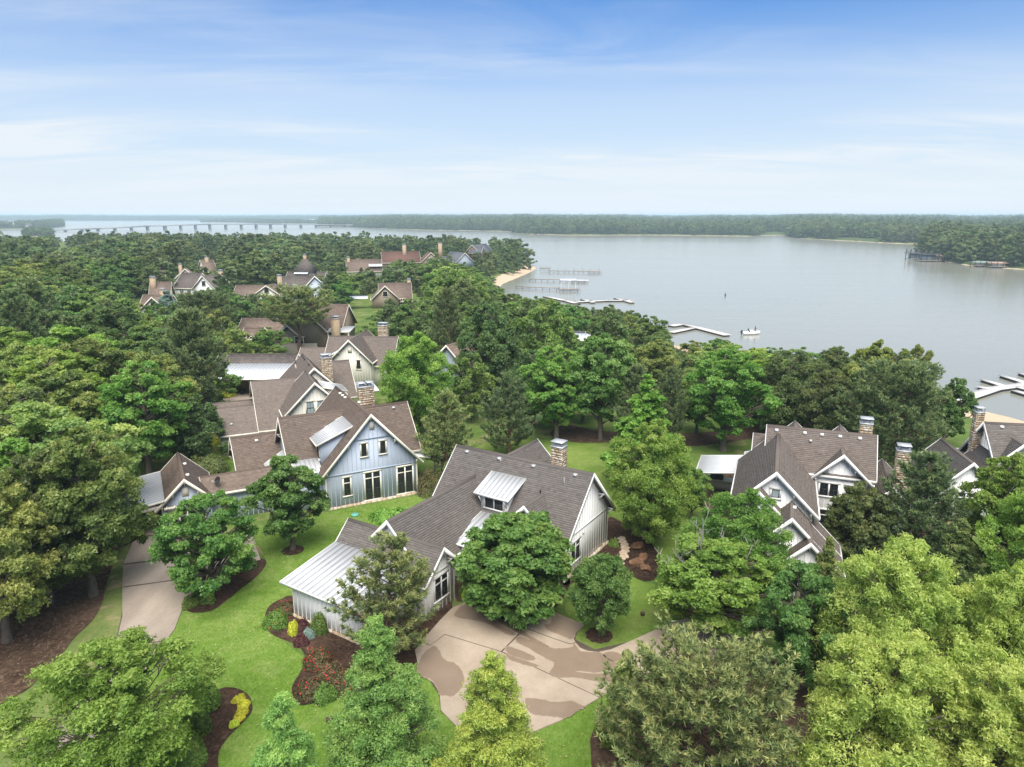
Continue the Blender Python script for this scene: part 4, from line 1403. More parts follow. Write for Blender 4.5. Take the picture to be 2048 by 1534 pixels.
def build_tan_house():
    h = House("tan_house", "tan house with steep gable, white-framed window and two chimneys beyond the cream houses", -39.5, 132.5, -0.12, "tan_board", "cream_trim", "roof_f_brown", near=False)
    h.gable("v", 0, 8.1, 4.4, 4.4, -10, 0, 0.95, brackets=("a1",))
    h.gable("v", -2.6, 4.9, 2.2, 2.2, -2, 1.2, 0.9)
    h.gable("u", -6.0, 8.0, 4.0, 4.0, 0, 6.5, 0.95)
    h.gable("u", -7.0, 4.8, 2.6, 2.6, -15.5, -4.0, 0.8)
    h.window("v+", 1.2, -1.4, 0.2, 0.4, 2.6, 2, 0.6)
    h.chimney(1.3, -2.4, 5.0, 9.0, 1.3, 1.0)
    h.chimney(6.6, 0.8, -0.3, 6.2, 1.4, 1.2)
    h.metal((4.4, -3.0, 4.2), (9.0, -3.0, 4.2), (4.4, 0.4, 3.6), 8)
    for u_ in (4.8, 8.8):
        put_box("porch_post", h.trim, h.root, L(u_, 0.2, -0.3), (0.25, 0.25, 4.0))
    return h


def build_right_house():
    h = House("white_house", "white two-storey house with many brown gables, two stone chimneys and a white patio roof", 25.07, 50.54, -0.363, "white_board", "white_trim", "roof_mid")
    h.gable("u", -2.3, 8.5, 2.6, 2.0, -5.2, 2.0, 1.2, battens=("a1", "s+"), brackets=("a1",))
    h.gable("v", 0, 7.5, 1.85, 1.85, -2, 0, 1.0, battens=("a1",), brackets=("a1",), ove=0.35, belts=(("a1", 5.35),))
    h.gable("v", -4.7, 8.0, 2.5, 2.5, -2.4, 7.1, 1.0, battens=("a1", "s+"), brackets=("a1",))
    h.gable("v", -5.72, 6.72, 1.25, 1.25, 4.5, 7.75, 1.0, battens=("a1",), brackets=("a1",))
    h.gable("v", -3.55, 5.9, 2.4, 2.95, 6.0, 9.7, 1.0, battens=("a1", "s+"), brackets=("a1",))
    h.gable("v", -2.35, 4.72, 1.9, 1.75, 8.0, 10.5, 1.0, battens=("a1", "s+"), brackets=("a1",))
    h.gable("v", 3.5, 5.5, 2.2, 2.2, -5.6, 0.4, 1.0)
    h.gable("v", -3.4, 8.1, 1.2, 1.2, -5.4, -3.0, 1.0)
    h.gable("v", 0.1, 8.1, 1.2, 1.2, -5.4, -3.0, 1.0)
    h.gable("u", -3.6, 7.3, 1.8, 1.8, -6.2, -5.0, 1.2)
    h.window("v+", 0, -1.4, -0.12, 3.95, 4.95, 2)
    h.window("v+", 0, 0.42, 1.5, 3.95, 4.95, 2)
    h.window("v+", 7.1, -4.9, -4.4, 6.0, 6.6, 1, glass="glass_blind", muntin=False)
    h.window("v+", 0, -1.25, -0.35, 0.3, 2.75, 1, 0.4, name="door", muntin=False)
    h.window("v+", 0, -0.1, 0.9, 0.5, 2.6, 1, muntin=False)
    h.chimney(1.75, -3.9, 4.0, 8.95, 0.85, 0.75)
    h.chimney(4.1, -1.0, 1.0, 7.9, 0.85, 0.75)
    for u_ in (-4.85, -2.75, -1.5, -0.2, 1.2):
        h.vent(u_, -2.0, 8.5 - 0.3 * 1.2 + 0.02, "white_trim", 0.24)
    h.vent(-2.3, -1.55, 7.7, "galvanised", 0.2)
    h.vent(-3.4, 8.2, 5.85, "white_trim", 0.22)
    h.pipe(3.2, -0.5, 5.2, 0.8, "dark_metal")
    h.metal((-6.9, -10.5, 3.05), (-6.9, -5.6, 3.05), (-11.3, -10.5, 2.5), 14, "bright_metal")
    h.metal((-5.9, -11.3, 3.4), (-5.9, -10.6, 3.4), (-7.4, -11.3, 3.1), 2, "bright_metal")
    for u_, v_ in ((-11.1, -5.8), (-11.1, -10.3), (-7.2, -5.8)):
        put_box("patio_post", h.trim, h.root, L(u_, v_, -0.3), (0.18, 0.18, 2.75))
    h.plinth("v+", 10.5, -4.2, -0.6, 0.5)
    return h


def build_far_right_house():
    h = House("white_house", "white gabled house at the right edge of the picture with stone chimney before the beach", 39.9, 57.08, -0.18, "white_board", "white_trim", "roof_grey")
    h.gable("u", 0, 8.0, 3.6, 3.6, 0.45, 9, 1.0, battens=("a0",), brackets=("a0",), ovr=0.5)
    h.gable("v", 1.9, 7.1, 2.2, 2.2, -1, 2.4, 1.0, battens=("a1",), brackets=("a1",))
    h.gable("v", -1.75, 5.4, 2.3, 2.3, -3, 2.8, 1.0, battens=("a1",))
    h.window("v+", 2.4, 1.3, 2.6, 2.9, 4.2, 2)
    h.window("v+", 2.8, -2.6, -1.0, 0.8, 2.6, 2, 0.4)
    h.chimney(0.1, -1.4, -0.3, 8.5, 0.6, 0.7)
    h.vent(1.2, 0.35, 7.7, "white_trim", 0.24)
    h.metal((-1.2, -5.0, 3.2), (3.5, -5.0, 3.2), (-1.2, -9.0, 2.8), 12, "bright_metal")
    put_box("downpipe", h.trim, h.root, L(-0.2, 2.46, 0), (0.09, 0.09, 4.5))


def cottage(name, label, ends, zr, wall, roof, half=4.0, t=0.95, trim="cream_trim", cross=None, chim=(), group=None, cat="house", extra=(), wins=1):
    """a house far off: ends = the two ridge ends in the photograph, zr = ridge height over its ground"""
    z = 0.0
    for _ in range(6):
        a = at(*ends[0], z + zr)
        b = at(*ends[1], z + zr)
        z = float(hz((a[0] + b[0]) / 2, (a[1] + b[1]) / 2))
    th = math.atan2(b[1] - a[1], b[0] - a[0])
    ln = math.hypot(b[0] - a[0], b[1] - a[1])
    # V points right-down of U; the viewer has to be on the +v side
    h = House(name, label, a[0], a[1], th, wall, trim, roof, z, near=False, cat=cat, group=group)
    h.gable("u", 0, zr, half, half, 0.3, ln - 0.3, t)
    if wins:
        h.window("v+", half, ln * 0.3, ln * 0.3 + 1.2, 0.8, 2.4, 2)
        h.window("v+", half, ln * 0.65, ln * 0.65 + 1.2, 0.8, 2.4, 2)
    for (u_, zz_, hf, out_) in (cross or ()):
        h.gable("v", u_, zz_, hf, hf, -1.0, half + out_, t, brackets=("a1",))
        if wins:
            h.window("v+", half + out_, u_ - 0.6, u_ + 0.6, max(0.8, zz_ - hf * t + 0.4), max(2.2, zz_ - hf * t + 1.8), 1)
    for (u_, v_, zt, w) in chim:
        h.chimney(u_, v_, zr * 0.4, zt - 0.9, w * 0.8, w * 0.7)
    for e in extra:
        h.metal(*e)
    return h


def px_house(x, y, zr):
    """ridge point of the photograph -> (x, y, ground z)"""
    z = 0.0
    for _ in range(6):
        p = at(x, y, z + zr)
        z = float(hz(p[0], p[1]))
    return p[0], p[1], z


# ------------------------------------------------------------------ haze
hb = MB()
hb.box(-16000, 16000, -400, 21000, -7.8, 34.0)
hm, ht, ho = mat("haze")
pv = N(ht, "ShaderNodeVolumePrincipled")
pv.inputs["Color"].default_value = (0.66, 0.85, 1.0, 1)
pv.inputs["Density"].default_value = 0.00019
pv.inputs["Anisotropy"].default_value = 0.0
ht.links.new(pv.outputs[0], ho.inputs["Volume"])
haze = hb.build("haze", hm, None, "stuff")

# ------------------------------------------------------------------ ground, lake, far shores
xs = np.concatenate([np.linspace(-900, -160, 60), np.linspace(-156, 160, 106), np.linspace(170, 500, 34)])
ys = np.concatenate([np.linspace(-150, -10, 15), np.linspace(-6, 170, 71), np.linspace(176, 760, 120)])
gx, gy = np.meshgrid(xs, ys)
gz = hz(gx, gy)
V = np.stack([gx, gy, gz], -1).reshape(-1, 3)
nx = len(xs)
idx = np.arange(len(xs) * len(ys)).reshape(len(ys), nx)
Q = np.stack([idx[:-1, :-1], idx[:-1, 1:], idx[1:, 1:], idx[1:, :-1]], -1).reshape(-1, 4)
link("ground", np_mesh("ground", V, Q, M["grass"], None, True), kind="structure")
wb = MB()
wb.poly([(-15000, -300, WL), (15000, -300, WL), (15000, 20000, WL), (-15000, 20000, WL)])
wo_ = wb.build("water", M["water"], None, "structure")

LIBCOL = bpy.data.collections.new("far_trees")       # sources for the far woods, not linked to the scene
for i, (kd, sd) in enumerate((("farround", 0), ("farround", 1), ("farpine", 0), ("farround", 2), ("farpine", 1))):
    gen, h0, r0, lm, bm_ = KINDS[kd]
    cm, tm = plant_mesh(f"{kd}_{sd}", lambda: gen(sd * 29 + 5, h0, r0), M[lm], M[bm_])
    o = bpy.data.objects.new("far_tree", cm)
    LIBCOL.objects.link(o)


def woods(name, pts, scl, rng, label=None, pick=None, wide=1.25):
    """one mass of trees: points that carry instances of the far crowns"""
    n = len(pts)
    me = bpy.data.meshes.new(name)
    me.vertices.add(n)
    me.vertices.foreach_set("co", np.asarray(pts, np.float32).reshape(-1))
    a = me.attributes.new("pick", "INT", "POINT")
    a.data.foreach_set("value", (pick if pick is not None else rng.integers(0, 5, n)).astype(np.int32))
    a = me.attributes.new("turn", "FLOAT_VECTOR", "POINT")
    r = np.zeros((n, 3), np.float32)
    r[:, 2] = rng.uniform(0, 6.28, n)
    a.data.foreach_set("vector", r.reshape(-1))
    a = me.attributes.new("size", "FLOAT_VECTOR", "POINT")
    s = np.repeat(np.asarray(scl, np.float32)[:, None], 3, 1) * rng.uniform(0.85, 1.15, (n, 3)).astype(np.float32) * np.array([wide, wide, 1.0], np.float32)
    a.data.foreach_set("vector", s.astype(np.float32).reshape(-1))
    o = link(name, me, None, None, "stuff")
    g = bpy.data.node_groups.get("scatter_trees")
    if g is None:
        g = bpy.data.node_groups.new("scatter_trees", "GeometryNodeTree")
        g.interface.new_socket("Geometry", in_out="INPUT", socket_type="NodeSocketGeometry")
        g.interface.new_socket("Geometry", in_out="OUTPUT", socket_type="NodeSocketGeometry")
        gi, go = g.nodes.new("NodeGroupInput"), g.nodes.new("NodeGroupOutput")
        ci = g.nodes.new("GeometryNodeCollectionInfo")
        ci.inputs["Collection"].default_value = LIBCOL
        ci.inputs["Separate Children"].default_value = True
        ci.inputs["Reset Children"].default_value = True
        ip = g.nodes.new("GeometryNodeInstanceOnPoints")
        ip.inputs["Pick Instance"].default_value = True
        for nm, tp, sock in (("pick", "INT", "Instance Index"), ("turn", "FLOAT_VECTOR", "Rotation"), ("size", "FLOAT_VECTOR", "Scale")):
            na_ = g.nodes.new("GeometryNodeInputNamedAttribute")
            na_.data_type = tp
            na_.inputs["Name"].default_value = nm
            g.links.new(na_.outputs["Attribute"], ip.inputs[sock])
        g.links.new(gi.outputs[0], ip.inputs["Points"])
        g.links.new(ci.outputs[0], ip.inputs["Instance"])
        g.links.new(ip.outputs[0], go.inputs[0])
    md = o.modifiers.new("scatter", "NODES")
    md.node_group = g
    return o


FD = np.array([0, 4, 12, 45, 150, 400, 1000, 2500, 5000, 9000.0])
FZ = np.array([0, 0.8, 1.6, 3.0, 5.0, 7.5, 10.0, 13.0, 15.0, 16.0])


def far_land(name, line, depth_max, tree_step, seed, hill=1.0, scale=1.15, wood="far_woods", first=12.0, hole=None, kz=0):
    """land behind a far waterline given by its points in the photograph"""
    rng = np.random.default_rng(seed)
    P = np.array(line, float)
    xs_ = np.arange(P[0, 0], P[-1, 0] + 1, 6.0)
    ys_ = np.interp(xs_, P[:, 0], P[:, 1]) + 0.25 * np.sin(xs_ * 0.09 + seed) * 0.4
    w = np.array([at(a, b, WL)[:2] for a, b in zip(xs_, ys_)])
    dirs = unit(w)
    D = FD[FD <= depth_max]
    if D[-1] < depth_max:
        D = np.append(D, depth_max)
    Z = np.interp(D, FD, FZ) * hill
    roll = 1 + 0.22 * np.sin(xs_ * 0.011 + seed * 2.1) + 0.13 * np.sin(xs_ * 0.031 + seed)
    rows = [np.concatenate([w - dirs * 6, np.full((len(w), 1), WL - 0.8)], 1)]
    for d, z in zip(D, Z):
        rows.append(np.concatenate([w + dirs * d, (WL + z * (roll if z > 4 else 1 + 0 * roll))[:, None]], 1))
    V = np.stack(rows)
    n, m_ = V.shape[:2]
    idx = np.arange(n * m_).reshape(n, m_)
    Q = np.stack([idx[:-1, :-1], idx[:-1, 1:], idx[1:, 1:], idx[1:, :-1]], -1).reshape(-1, 4)
    link(name, np_mesh(name, V.reshape(-1, 3), Q, M["far_ground"], None, True), kind="structure")
    pts, sc = [], []
    d = first
    dist0 = np.linalg.norm(w, axis=1)
    while d < depth_max - 2:
        step = tree_step * (1 + d / 450.0)
        for i in range(len(w) - 1):
            wid = np.linalg.norm(w[i + 1] - w[i]) * (1 + d / dist0[i])
            k = rng.poisson(wid / step)
            for _ in range(k):
                u = rng.uniform()
                q = w[i] * (1 - u) + w[i + 1] * u
                dr = unit(q[None])[0]
                dd = d + rng.uniform(-0.5, 0.5) * step * 0.9
                px = xs_[i] + 6 * u
                if hole and any(a <= px <= b and dd < c for a, b, c in hole):
                    continue
                pts.append((q[0] + dr[0] * dd, q[1] + dr[1] * dd, WL + np.interp(dd, FD, FZ) * hill * (roll[i] if dd > 100 else 1.0) - 0.8))
                sc.append(scale * rng.uniform(0.72, 1.22) * min(1.35, 1 + d / 9000.0))
        d += step * 0.85
    woods(wood, np.array(pts), np.array(sc), rng)
    return w


far_land("far_shore", [(1026, 465.5), (1060, 468), (1150, 470.5), (1300, 470), (1500, 472.5), (1522, 471), (1562, 470), (1600, 476.5), (1650, 479.5), (1720, 483), (1790, 487), (1835, 488), (1870, 488.5), (2300, 488)], 9000, 8.0, 1,
         wood="far_woods", hole=[(1525, 1580, 90), (1672, 1760, 45)])
far_land("far_shore", [(640, 452.5), (700, 453.5), (740, 456), (800, 458.5), (880, 460.5), (960, 461.5), (1026, 463)], 9000, 8.5, 2, wood="far_woods")
far_land("far_shore", [(-300, 441), (0, 441), (130, 441.5), (300, 441.2), (400, 441), (640, 441)], 9000, 13.0, 3, 0.8, 1.3, wood="far_woods")
far_land("headland", [(402, 444.2), (470, 444.6), (520, 446.5), (600, 447.5), (700, 448.5)], 420, 11.0, 4, 0.55, 0.85, wood="headland_woods", first=10, hole=[(600, 640, 40)])
far_land("headland", [(-300, 460), (-40, 459), (0, 458.5), (40, 458), (90, 456.5), (128, 452)], 520, 9.0, 5, 0.7, 0.95, wood="headland_woods", hole=[(0, 58, 40)])
far_land("headland", [(50, 472), (75, 472.5), (108, 470.5)], 130, 8.0, 6, 0.4, 0.75, wood="headland_woods", first=6)
far_land("headland", [(1852, 515), (1866, 518), (1900, 525), (1950, 533), (2000, 536), (2048, 539), (2300, 548)], 330, 7.0, 7, 1.25, 1.15, wood="headland_woods", hole=[(1935, 1985, 22), (1846, 1892, 16)])


def small_house(name, label, px, py, z, w, d, hgt, wall, roof, rot=0.0, group=None, cat="house"):
    x, y = at(px, py, z)[:2]
    h = House(name, label, x, y, rot, wall, "white_trim", roof, z, near=False, cat=cat, group=group)
    h.gable("u", 0, hgt, d / 2, d / 2, -w / 2, w / 2, 0.6, ove=0.5)
    for k in (-0.25, 0.25):
        h.window("v+", d / 2, k * w - 0.8, k * w + 0.8, 0.8, 2.4, 1, muntin=False)
    return h


small_house("house", "dark grey roofed house on the far shore beside a smaller white house", 1529, 461, -3.0, 22, 12, 8, "grey_board", "roof_f_slate")
small_house("house", "small white house on the far shore clearing", 1542, 461, -3.0, 12, 9, 6.5, "white_board", "bright_metal")
small_house("house", "white house with gable roof behind the far beach", 1718, 467, -2.0, 18, 10, 10, "white_board", "roof_f_grey", 0.5)
small_house("house", "low pale house with a red-brown end on the far beach", 1716, 475.5, -4.5, 40, 9, 6, "cream_board", "bright_metal")
small_house("house", "long white roofed house above the stony far beach", 1762, 469, -2.0, 32, 12, 11, "cream_board", "metal_roof", 0.35)
small_house("house", "cream house on a stone base at the far beach", 1756, 478, -4.5, 12, 9, 8, "cream_board", "roof_f_grey")
small_house("house", "white house on the left headland near the bridge end", 14, 454, -2.5, 32, 14, 11, "white_board", "roof_f_grey")
small_house("house", "second white house on the left headland, right of the other", 46, 454, -2.5, 34, 14, 9, "white_board", "roof_f_grey")
small_house("house", "white house on the low headland behind the bridge", 618, 444.5, -4.0, 42, 18, 13, "white_board", "metal_roof")
small_house("house", "cream lakeside cottage among oaks behind the green boathouse", 1957, 511, -2.0, 14, 8, 5.5, "cream_board", "roof_f_grey", 0.1)


# ------------------------------------------------------------------ bridge
def bridge():
    bp = [(60, 465.0, 461.5), (105, 463.5, 459.8), (200, 461.9, 456.6), (300, 460.2, 451.5), (420, 458.4, 448.2), (560, 456.2, 447.8), (690, 454.3, 449.6), (745, 453.4, 450.4)]
    X = np.array([p[0] for p in bp])
    foot = [at(p[0], p[1], WL) for p in bp]
    deck = [zat(f[1], p[2]) for f, p in zip(foot, bp)]
    root = empty("bridge", tuple(foot[4]), 0, "long low concrete road bridge on slab piers across the far arm of the lake", "bridge")
    o = np.array(foot[4])
    b = MB()
    for i in range(len(bp) - 1):
        a, c = foot[i], foot[i + 1]
        d = unit((c - a)[None, :2])[0]
        nrm = np.array([-d[1], d[0]]) * 6.0
        for (z0, z1) in ((-1.7, 0.0),):
            lo = [(a[0] - nrm[0], a[1] - nrm[1], deck[i] + z0), (c[0] - nrm[0], c[1] - nrm[1], deck[i + 1] + z0), (c[0] + nrm[0], c[1] + nrm[1], deck[i + 1] + z0), (a[0] + nrm[0], a[1] + nrm[1], deck[i] + z0)]
            hi = [(p[0], p[1], p[2] + z1 - z0) for p in lo]
            b.hexa([np.array(p) - o for p in lo], [np.array(p) - o for p in hi])
    b.build("deck", M["bridge_concrete"], root)
    for s in (-1, 1):
        b = MB()
        for i in range(len(bp) - 1):
            a, c = foot[i], foot[i + 1]
            d = unit((c - a)[None, :2])[0]
            nrm = np.array([-d[1], d[0]]) * 5.8 * s
            b.bar(np.array((a[0] + nrm[0], a[1] + nrm[1], deck[i] + 0.45)) - o, np.array((c[0] + nrm[0], c[1] + nrm[1], deck[i + 1] + 0.45)) - o, 0.4, 0.9)
        b.build("parapet", M["asphalt_deck"], root)
    F3 = np.array(foot)
    for px in list(range(130, 330, 33)) + list(range(330, 740, 30)):
        t = np.interp(px, X, np.arange(len(X)))
        i = min(int(t), len(X) - 2)
        p = F3[i] + (F3[i + 1] - F3[i]) * (t - i)
        dz = deck[i] + (deck[i + 1] - deck[i]) * (t - i)
        d = unit((F3[i + 1] - F3[i])[None, :2])[0]
        put_box("pier", M["bridge_concrete"], root, tuple(p - o + np.array([0, 0, -1])), (2.6, 9.0, dz - WL - 0.6), (0, 0, math.atan2(d[1], d[0])))


bridge()


# ------------------------------------------------------------------ docks, boathouses, boat
def deck_run(name, pts, width, z, label, cat="dock", posts=(), top="dock_pale", side="dock_dark", group=None, root=None, ends=None, hgt=0.45):
    """floating walkway through the points (photograph pixels at height z)"""
    W = [at(x, y, z) for x, y in pts]
    own = root is None
    if own:
        root = empty(name, tuple(W[0]), 0, label, cat, group)
    o = np.array(root.location)
    for i in range(len(W) - 1):
        a, c = W[i] - o, W[i + 1] - o
        d = unit((c - a)[None])[0]
        b = MB()
        b.bar(a - d * width * (0.3 if i else 0) + np.array([0, 0, -0.05 + i * 0.004]), c + d * width * 0.3 + np.array([0, 0, -0.05 + i * 0.004]), width, 0.1)
        b.build("deck", M[top], root)
        b = MB()
        b.bar(a + np.array([0, 0, -0.1 - hgt / 2]), c + np.array([0, 0, -0.1 - hgt / 2]), width * 0.96, hgt)
        b.build("float", M[side], root)
    return root


def pier_posts(root, pts, z, n, h, size=0.25, material="brown_wood", off=0.0, dep=1.2):
    W = [at(x, y, z) for x, y in pts]
    o = np.array(root.location)
    for k in range(n):
        p = W[0] + (W[-1] - W[0]) * k / max(1, n - 1) - o
        put_box("post", M[material], root, (p[0] + off, p[1], p[2] - dep), (size, size, h + dep))


d1 = deck_run("pier", [(1098, 541), (1150, 541.5), (1178, 542)], 1.6, -4.9, "timber pier with a square end platform beyond the grassy point", top="plank_wood", side="brown_wood", hgt=0.15)
deck_run("", [(1175, 542), (1199, 542)], 5.0, -4.9, "", root=d1, top="plank_wood", side="brown_wood", hgt=0.2)
pier_posts(d1, [(1098, 542), (1198, 543.5)], -4.9, 11, 0.0, 0.22, dep=1.3)
pier_posts(d1, [(1098, 540), (1198, 539)], -4.9, 7, 0.8, 0.16, dep=1.3)
d1b = deck_run("gangway", [(1080, 536), (1100, 536.5)], 1.5, -4.6, "short railed gangway from the grassy point to the timber pier", cat="gangway", top="plank_wood", side="brown_wood", hgt=0.15)
pier_posts(d1b, [(1080, 537), (1100, 537.5)], -4.6, 6, 1.1, 0.2)
d2 = deck_run("pier", [(1059, 557.5), (1142, 559)], 1.6, -5.0, "timber pier with a pale rectangular end deck, next to the first one", top="plank_wood", side="brown_wood", hgt=0.15)
deck_run("", [(1142, 560), (1170, 560)], 6.0, -5.0, "", root=d2, top="dock_pale", side="brown_wood", hgt=0.2)
pier_posts(d2, [(1059, 559), (1170, 562.5)], -5.0, 10, 0.0, 0.22, dep=1.2)
d3 = deck_run("pier", [(1032, 572), (1118, 575.5)], 1.6, -5.0, "timber pier ending under an open roofed boat shelter", top="plank_wood", side="brown_wood", hgt=0.15)
deck_run("", [(1118, 577.5), (1155, 577)], 4.5, -5.0, "", root=d3, top="plank_wood", side="brown_wood", hgt=0.2)
pier_posts(d3, [(1032, 573.5), (1155, 580)], -5.0, 10, 0.0, 0.22, dep=1.2)
x, y = at(1136, 576, -5.0)[:2]
sh = empty("boat_shelter", (x, y, -5.0), -0.05, "open white-framed boat shelter standing on the third timber pier", "boat shelter")
for sx in (-3.0, 0, 3.0):
    for sy in (-2.2, 2.2):
        put_box("post", M["white_trim"], sh, (sx, sy, 0), (0.2, 0.2, 3.4))
b = MB()
b.hexa([(-3.6, -2.8, 3.4), (3.6, -2.8, 3.4), (3.6, 2.8, 3.4), (-3.6, 2.8, 3.4)], [(-3.4, -2.6, 3.7), (3.4, -2.6, 3.7), (3.4, 2.6, 3.7), (-3.4, 2.6, 3.7)])
b.build("roof", M["bright_metal"], sh)
d4 = deck_run("floating_dock", [(1090, 592), (1128, 600), (1150, 605.5)], 2.0, -5.5, "zigzag floating dock with pale deck off the tree tops of the bay")
deck_run("", [(1152, 603.5), (1180, 602), (1215, 600.5), (1264, 600)], 2.0, -5.5, "", root=d4)
deck_run("", [(1165, 597.5), (1186, 604)], 1.8, -5.496, "", root=d4)
deck_run("", [(1232, 595.5), (1264, 604)], 2.0, -5.492, "", root=d4)
d5 = deck_run("floating_dock", [(1342, 651), (1366, 647), (1452, 669)], 2.4, -5.5, "pale forked floating dock left of the motorboat")
deck_run("", [(1342, 664), (1384, 655.5)], 2.0, -5.496, "", root=d5)
d6 = deck_run("marina_dock", [(1925, 797), (1990, 776), (2048, 768), (2120, 757)], 2.3, -5.5, "large pale floating dock with finger jetties at the right edge of the lake")
for k, (a, c) in enumerate((((1990, 778), (1958, 773)), ((2010, 772), (1968, 759)), ((2052, 765), (2006, 751)), ((2028, 780), (2060, 789)), ((2030, 772), (2060, 779)), ((2080, 758), (2043, 746)))):
    deck_run("", [a, c], 1.3, -5.49 + k * 0.003, "", root=d6)
gw = deck_run("gangway", [(1874, 800), (1926, 796.5)], 1.6, -4.9, "railed gangway on brown posts from the beach to the large floating dock", cat="gangway", side="brown_wood", hgt=0.15)
for v in (793, 800):
    pier_posts(gw, [(1876, v + 3), (1912, v)], -4.9, 7, 1.0, 0.14, "brown_wood", dep=1.4)

bh = [("boathouse", 1829, 519.5, 10.0, 8.0, 7.6, "dark two-level open boathouse on posts, outermost at the right headland", "roof_f_slate", True),
      ("boathouse", 1854, 523.0, 12.0, 8.0, 8.0, "grey two-level boathouse with sun deck beside the dark one", "metal_roof", True),
      ("boathouse", 1876, 522.5, 9.0, 6.0, 4.4, "low tan boathouse by the headland trees", "roof_f_brown", False),
      ("boathouse", 1961, 533.5, 10.0, 6.0, 3.4, "green roofed boathouse below the cream lakeside cottage", "green_roof", False),
      ("boathouse", 1995, 535.5, 11.0, 6.0, 3.6, "orange roofed boathouse to the right of the green roofed one", "orange_roof", False)]
for nm, px, py, w, d, hh, lab, rm, two in bh:
    x, y = at(px, py, WL)[:2]
    r = empty(nm, (x, y, WL), -0.12, lab, "boathouse")
    for i in range(4):
        for j in range(2):
            put_box("post", M["dark_metal" if two else "brown_wood"], r, (-w / 2 + 0.3 + i * (w - 0.6) / 3, -d / 2 + 0.3 + j * (d - 0.6), -1), (0.35, 0.35, hh + 1))
    b = MB()
    b.box(-w / 2, w / 2, -d / 2, d / 2, 0.7, 0.95)
    b.build("deck", M["plank_wood"], r)
    b = MB()
    if two:
        b.box(-w / 2 - 0.3, w / 2 + 0.3, -d / 2 - 0.3, d / 2 + 0.3, hh * 0.6, hh * 0.6 + 0.4)
        b.build("upper_deck", M["roof_f_slate" if "dark" in lab else "plank_wood"], r)
        b = MB()
        for sy in (-1, 1):
            b.bar((-w / 2, sy * d / 2, hh * 0.6 + 1.4), (w / 2, sy * d / 2, hh * 0.6 + 1.4), 0.16)
        for sx in (-1, 1):
            b.bar((sx * w / 2, -d / 2, hh * 0.6 + 1.4), (sx * w / 2, d / 2, hh * 0.6 + 1.4), 0.16)
        b.build("railing", M["dark_metal" if "dark" in lab else "dock_pale"], r)
        b = MB()
        b.box(-w * 0.35, w * 0.3, -d * 0.3, d * 0.3, 0.95, hh * 0.55)
        b.build("cabin", M["grey_board"], r)
    else:
        b.hexa([(-w / 2 - 0.5, -d / 2 - 0.5, hh - 0.9), (w / 2 + 0.5, -d / 2 - 0.5, hh - 0.9), (w / 2 + 0.5, d / 2 + 0.5, hh - 0.9), (-w / 2 - 0.5, d / 2 + 0.5, hh - 0.9)],
               [(-w / 2 + 1.2, -0.2, hh), (w / 2 - 1.2, -0.2, hh), (w / 2 - 1.2, 0.2, hh), (-w / 2 + 1.2, 0.2, hh)])
        b.build("roof", M[rm], r)
        b = MB()
        b.box(-w * 0.3, w * 0.3, -d * 0.3, d * 0.3, 0.95, hh - 0.9)
        b.build("wall", M["cream_board"], r)


def hull(Ln, Wd, Hd):
    st = np.linspace(0, 1, 9)
    V, Fc = [], []
    for s in st:
        w = Wd / 2 * (1 - max(0, (s - 0.5) / 0.5) ** 2.2 * 0.96) * (0.9 + 0.1 * min(1, s * 4))
        top = Hd * (0.85 + 0.3 * s ** 2)
        x = Ln * (s - 0.5)
        V += [(x, -w, top), (x, -w * 0.85, 0.15 * Hd + 0.4 * Hd * max(0, s - 0.7)), (x, 0, -0.25 * Hd + 0.9 * Hd * max(0, s - 0.75) * 2), (x, w * 0.85, 0.15 * Hd + 0.4 * Hd * max(0, s - 0.7)), (x, w, top), (x, w * 0.86, top), (x, w * 0.75, top * 0.62), (x, -w * 0.75, top * 0.62), (x, -w * 0.86, top)]
    k = 9
    for i in range(len(st) - 1):
        for j in range(k):
            j2 = (j + 1) % k
            Fc.append([i * k + j, (i + 1) * k + j, (i + 1) * k + j2, i * k + j2])
    Fc.append(list(range(k))[::-1])
    Fc.append([(len(st) - 1) * k + j for j in range(k)])
    return np.array(V), Fc


def person_mesh(name, joints, edges, radii, material):
    me = bpy.data.meshes.new(name)
    me.from_pydata(joints, edges, [])
    o = bpy.data.objects.new(name, me)
    C.objects.link(o)
    md = o.modifiers.new("skin", "SKIN")
    for v, r in zip(me.skin_vertices[0].data, radii):
        v.radius = (r, r)
    me.skin_vertices[0].data[0].use_root = True
    sb = o.modifiers.new("sub", "SUBSURF")
    sb.levels = sb.render_levels = 1
    me.materials.append(material)
    return o


bx, by = at(1502, 669, WL)[:2]
boat = empty("motorboat", (bx, by, WL + 0.05), R_(9), "white open motorboat with black outboard carrying two people near the forked dock", "boat")
v, f = hull(5.0, 1.9, 0.75)
link("hull", np_mesh("hull", v, f, M["gelcoat"]), boat)
b = MB()
b.box(-0.35, 0.3, -0.35, 0.35, 0.45, 1.15)
b.hexa([(0.25, -0.35, 1.15), (0.3, -0.35, 1.15), (0.3, 0.35, 1.15), (0.25, 0.35, 1.15)], [(0.1, -0.3, 1.5), (0.13, -0.3, 1.5), (0.13, 0.3, 1.5), (0.1, 0.3, 1.5)])
b.build("console", M["gelcoat"], boat)
b = MB()
b.hexa([(-2.95, -0.2, 0.4), (-2.5, -0.2, 0.4), (-2.5, 0.2, 0.4), (-2.95, 0.2, 0.4)], [(-2.9, -0.22, 1.05), (-2.45, -0.2, 1.15), (-2.45, 0.2, 1.15), (-2.9, 0.22, 1.05)])
b.box(-2.75, -2.6, -0.08, 0.08, -0.4, 0.4)
b.build("outboard", M["dark_metal"], boat)
ca, sa = math.cos(R_(9)), math.sin(R_(9))


def aboard(u, w, z):
    return (bx + ca * u - sa * w, by + sa * u + ca * w, WL + 0.05 + z)


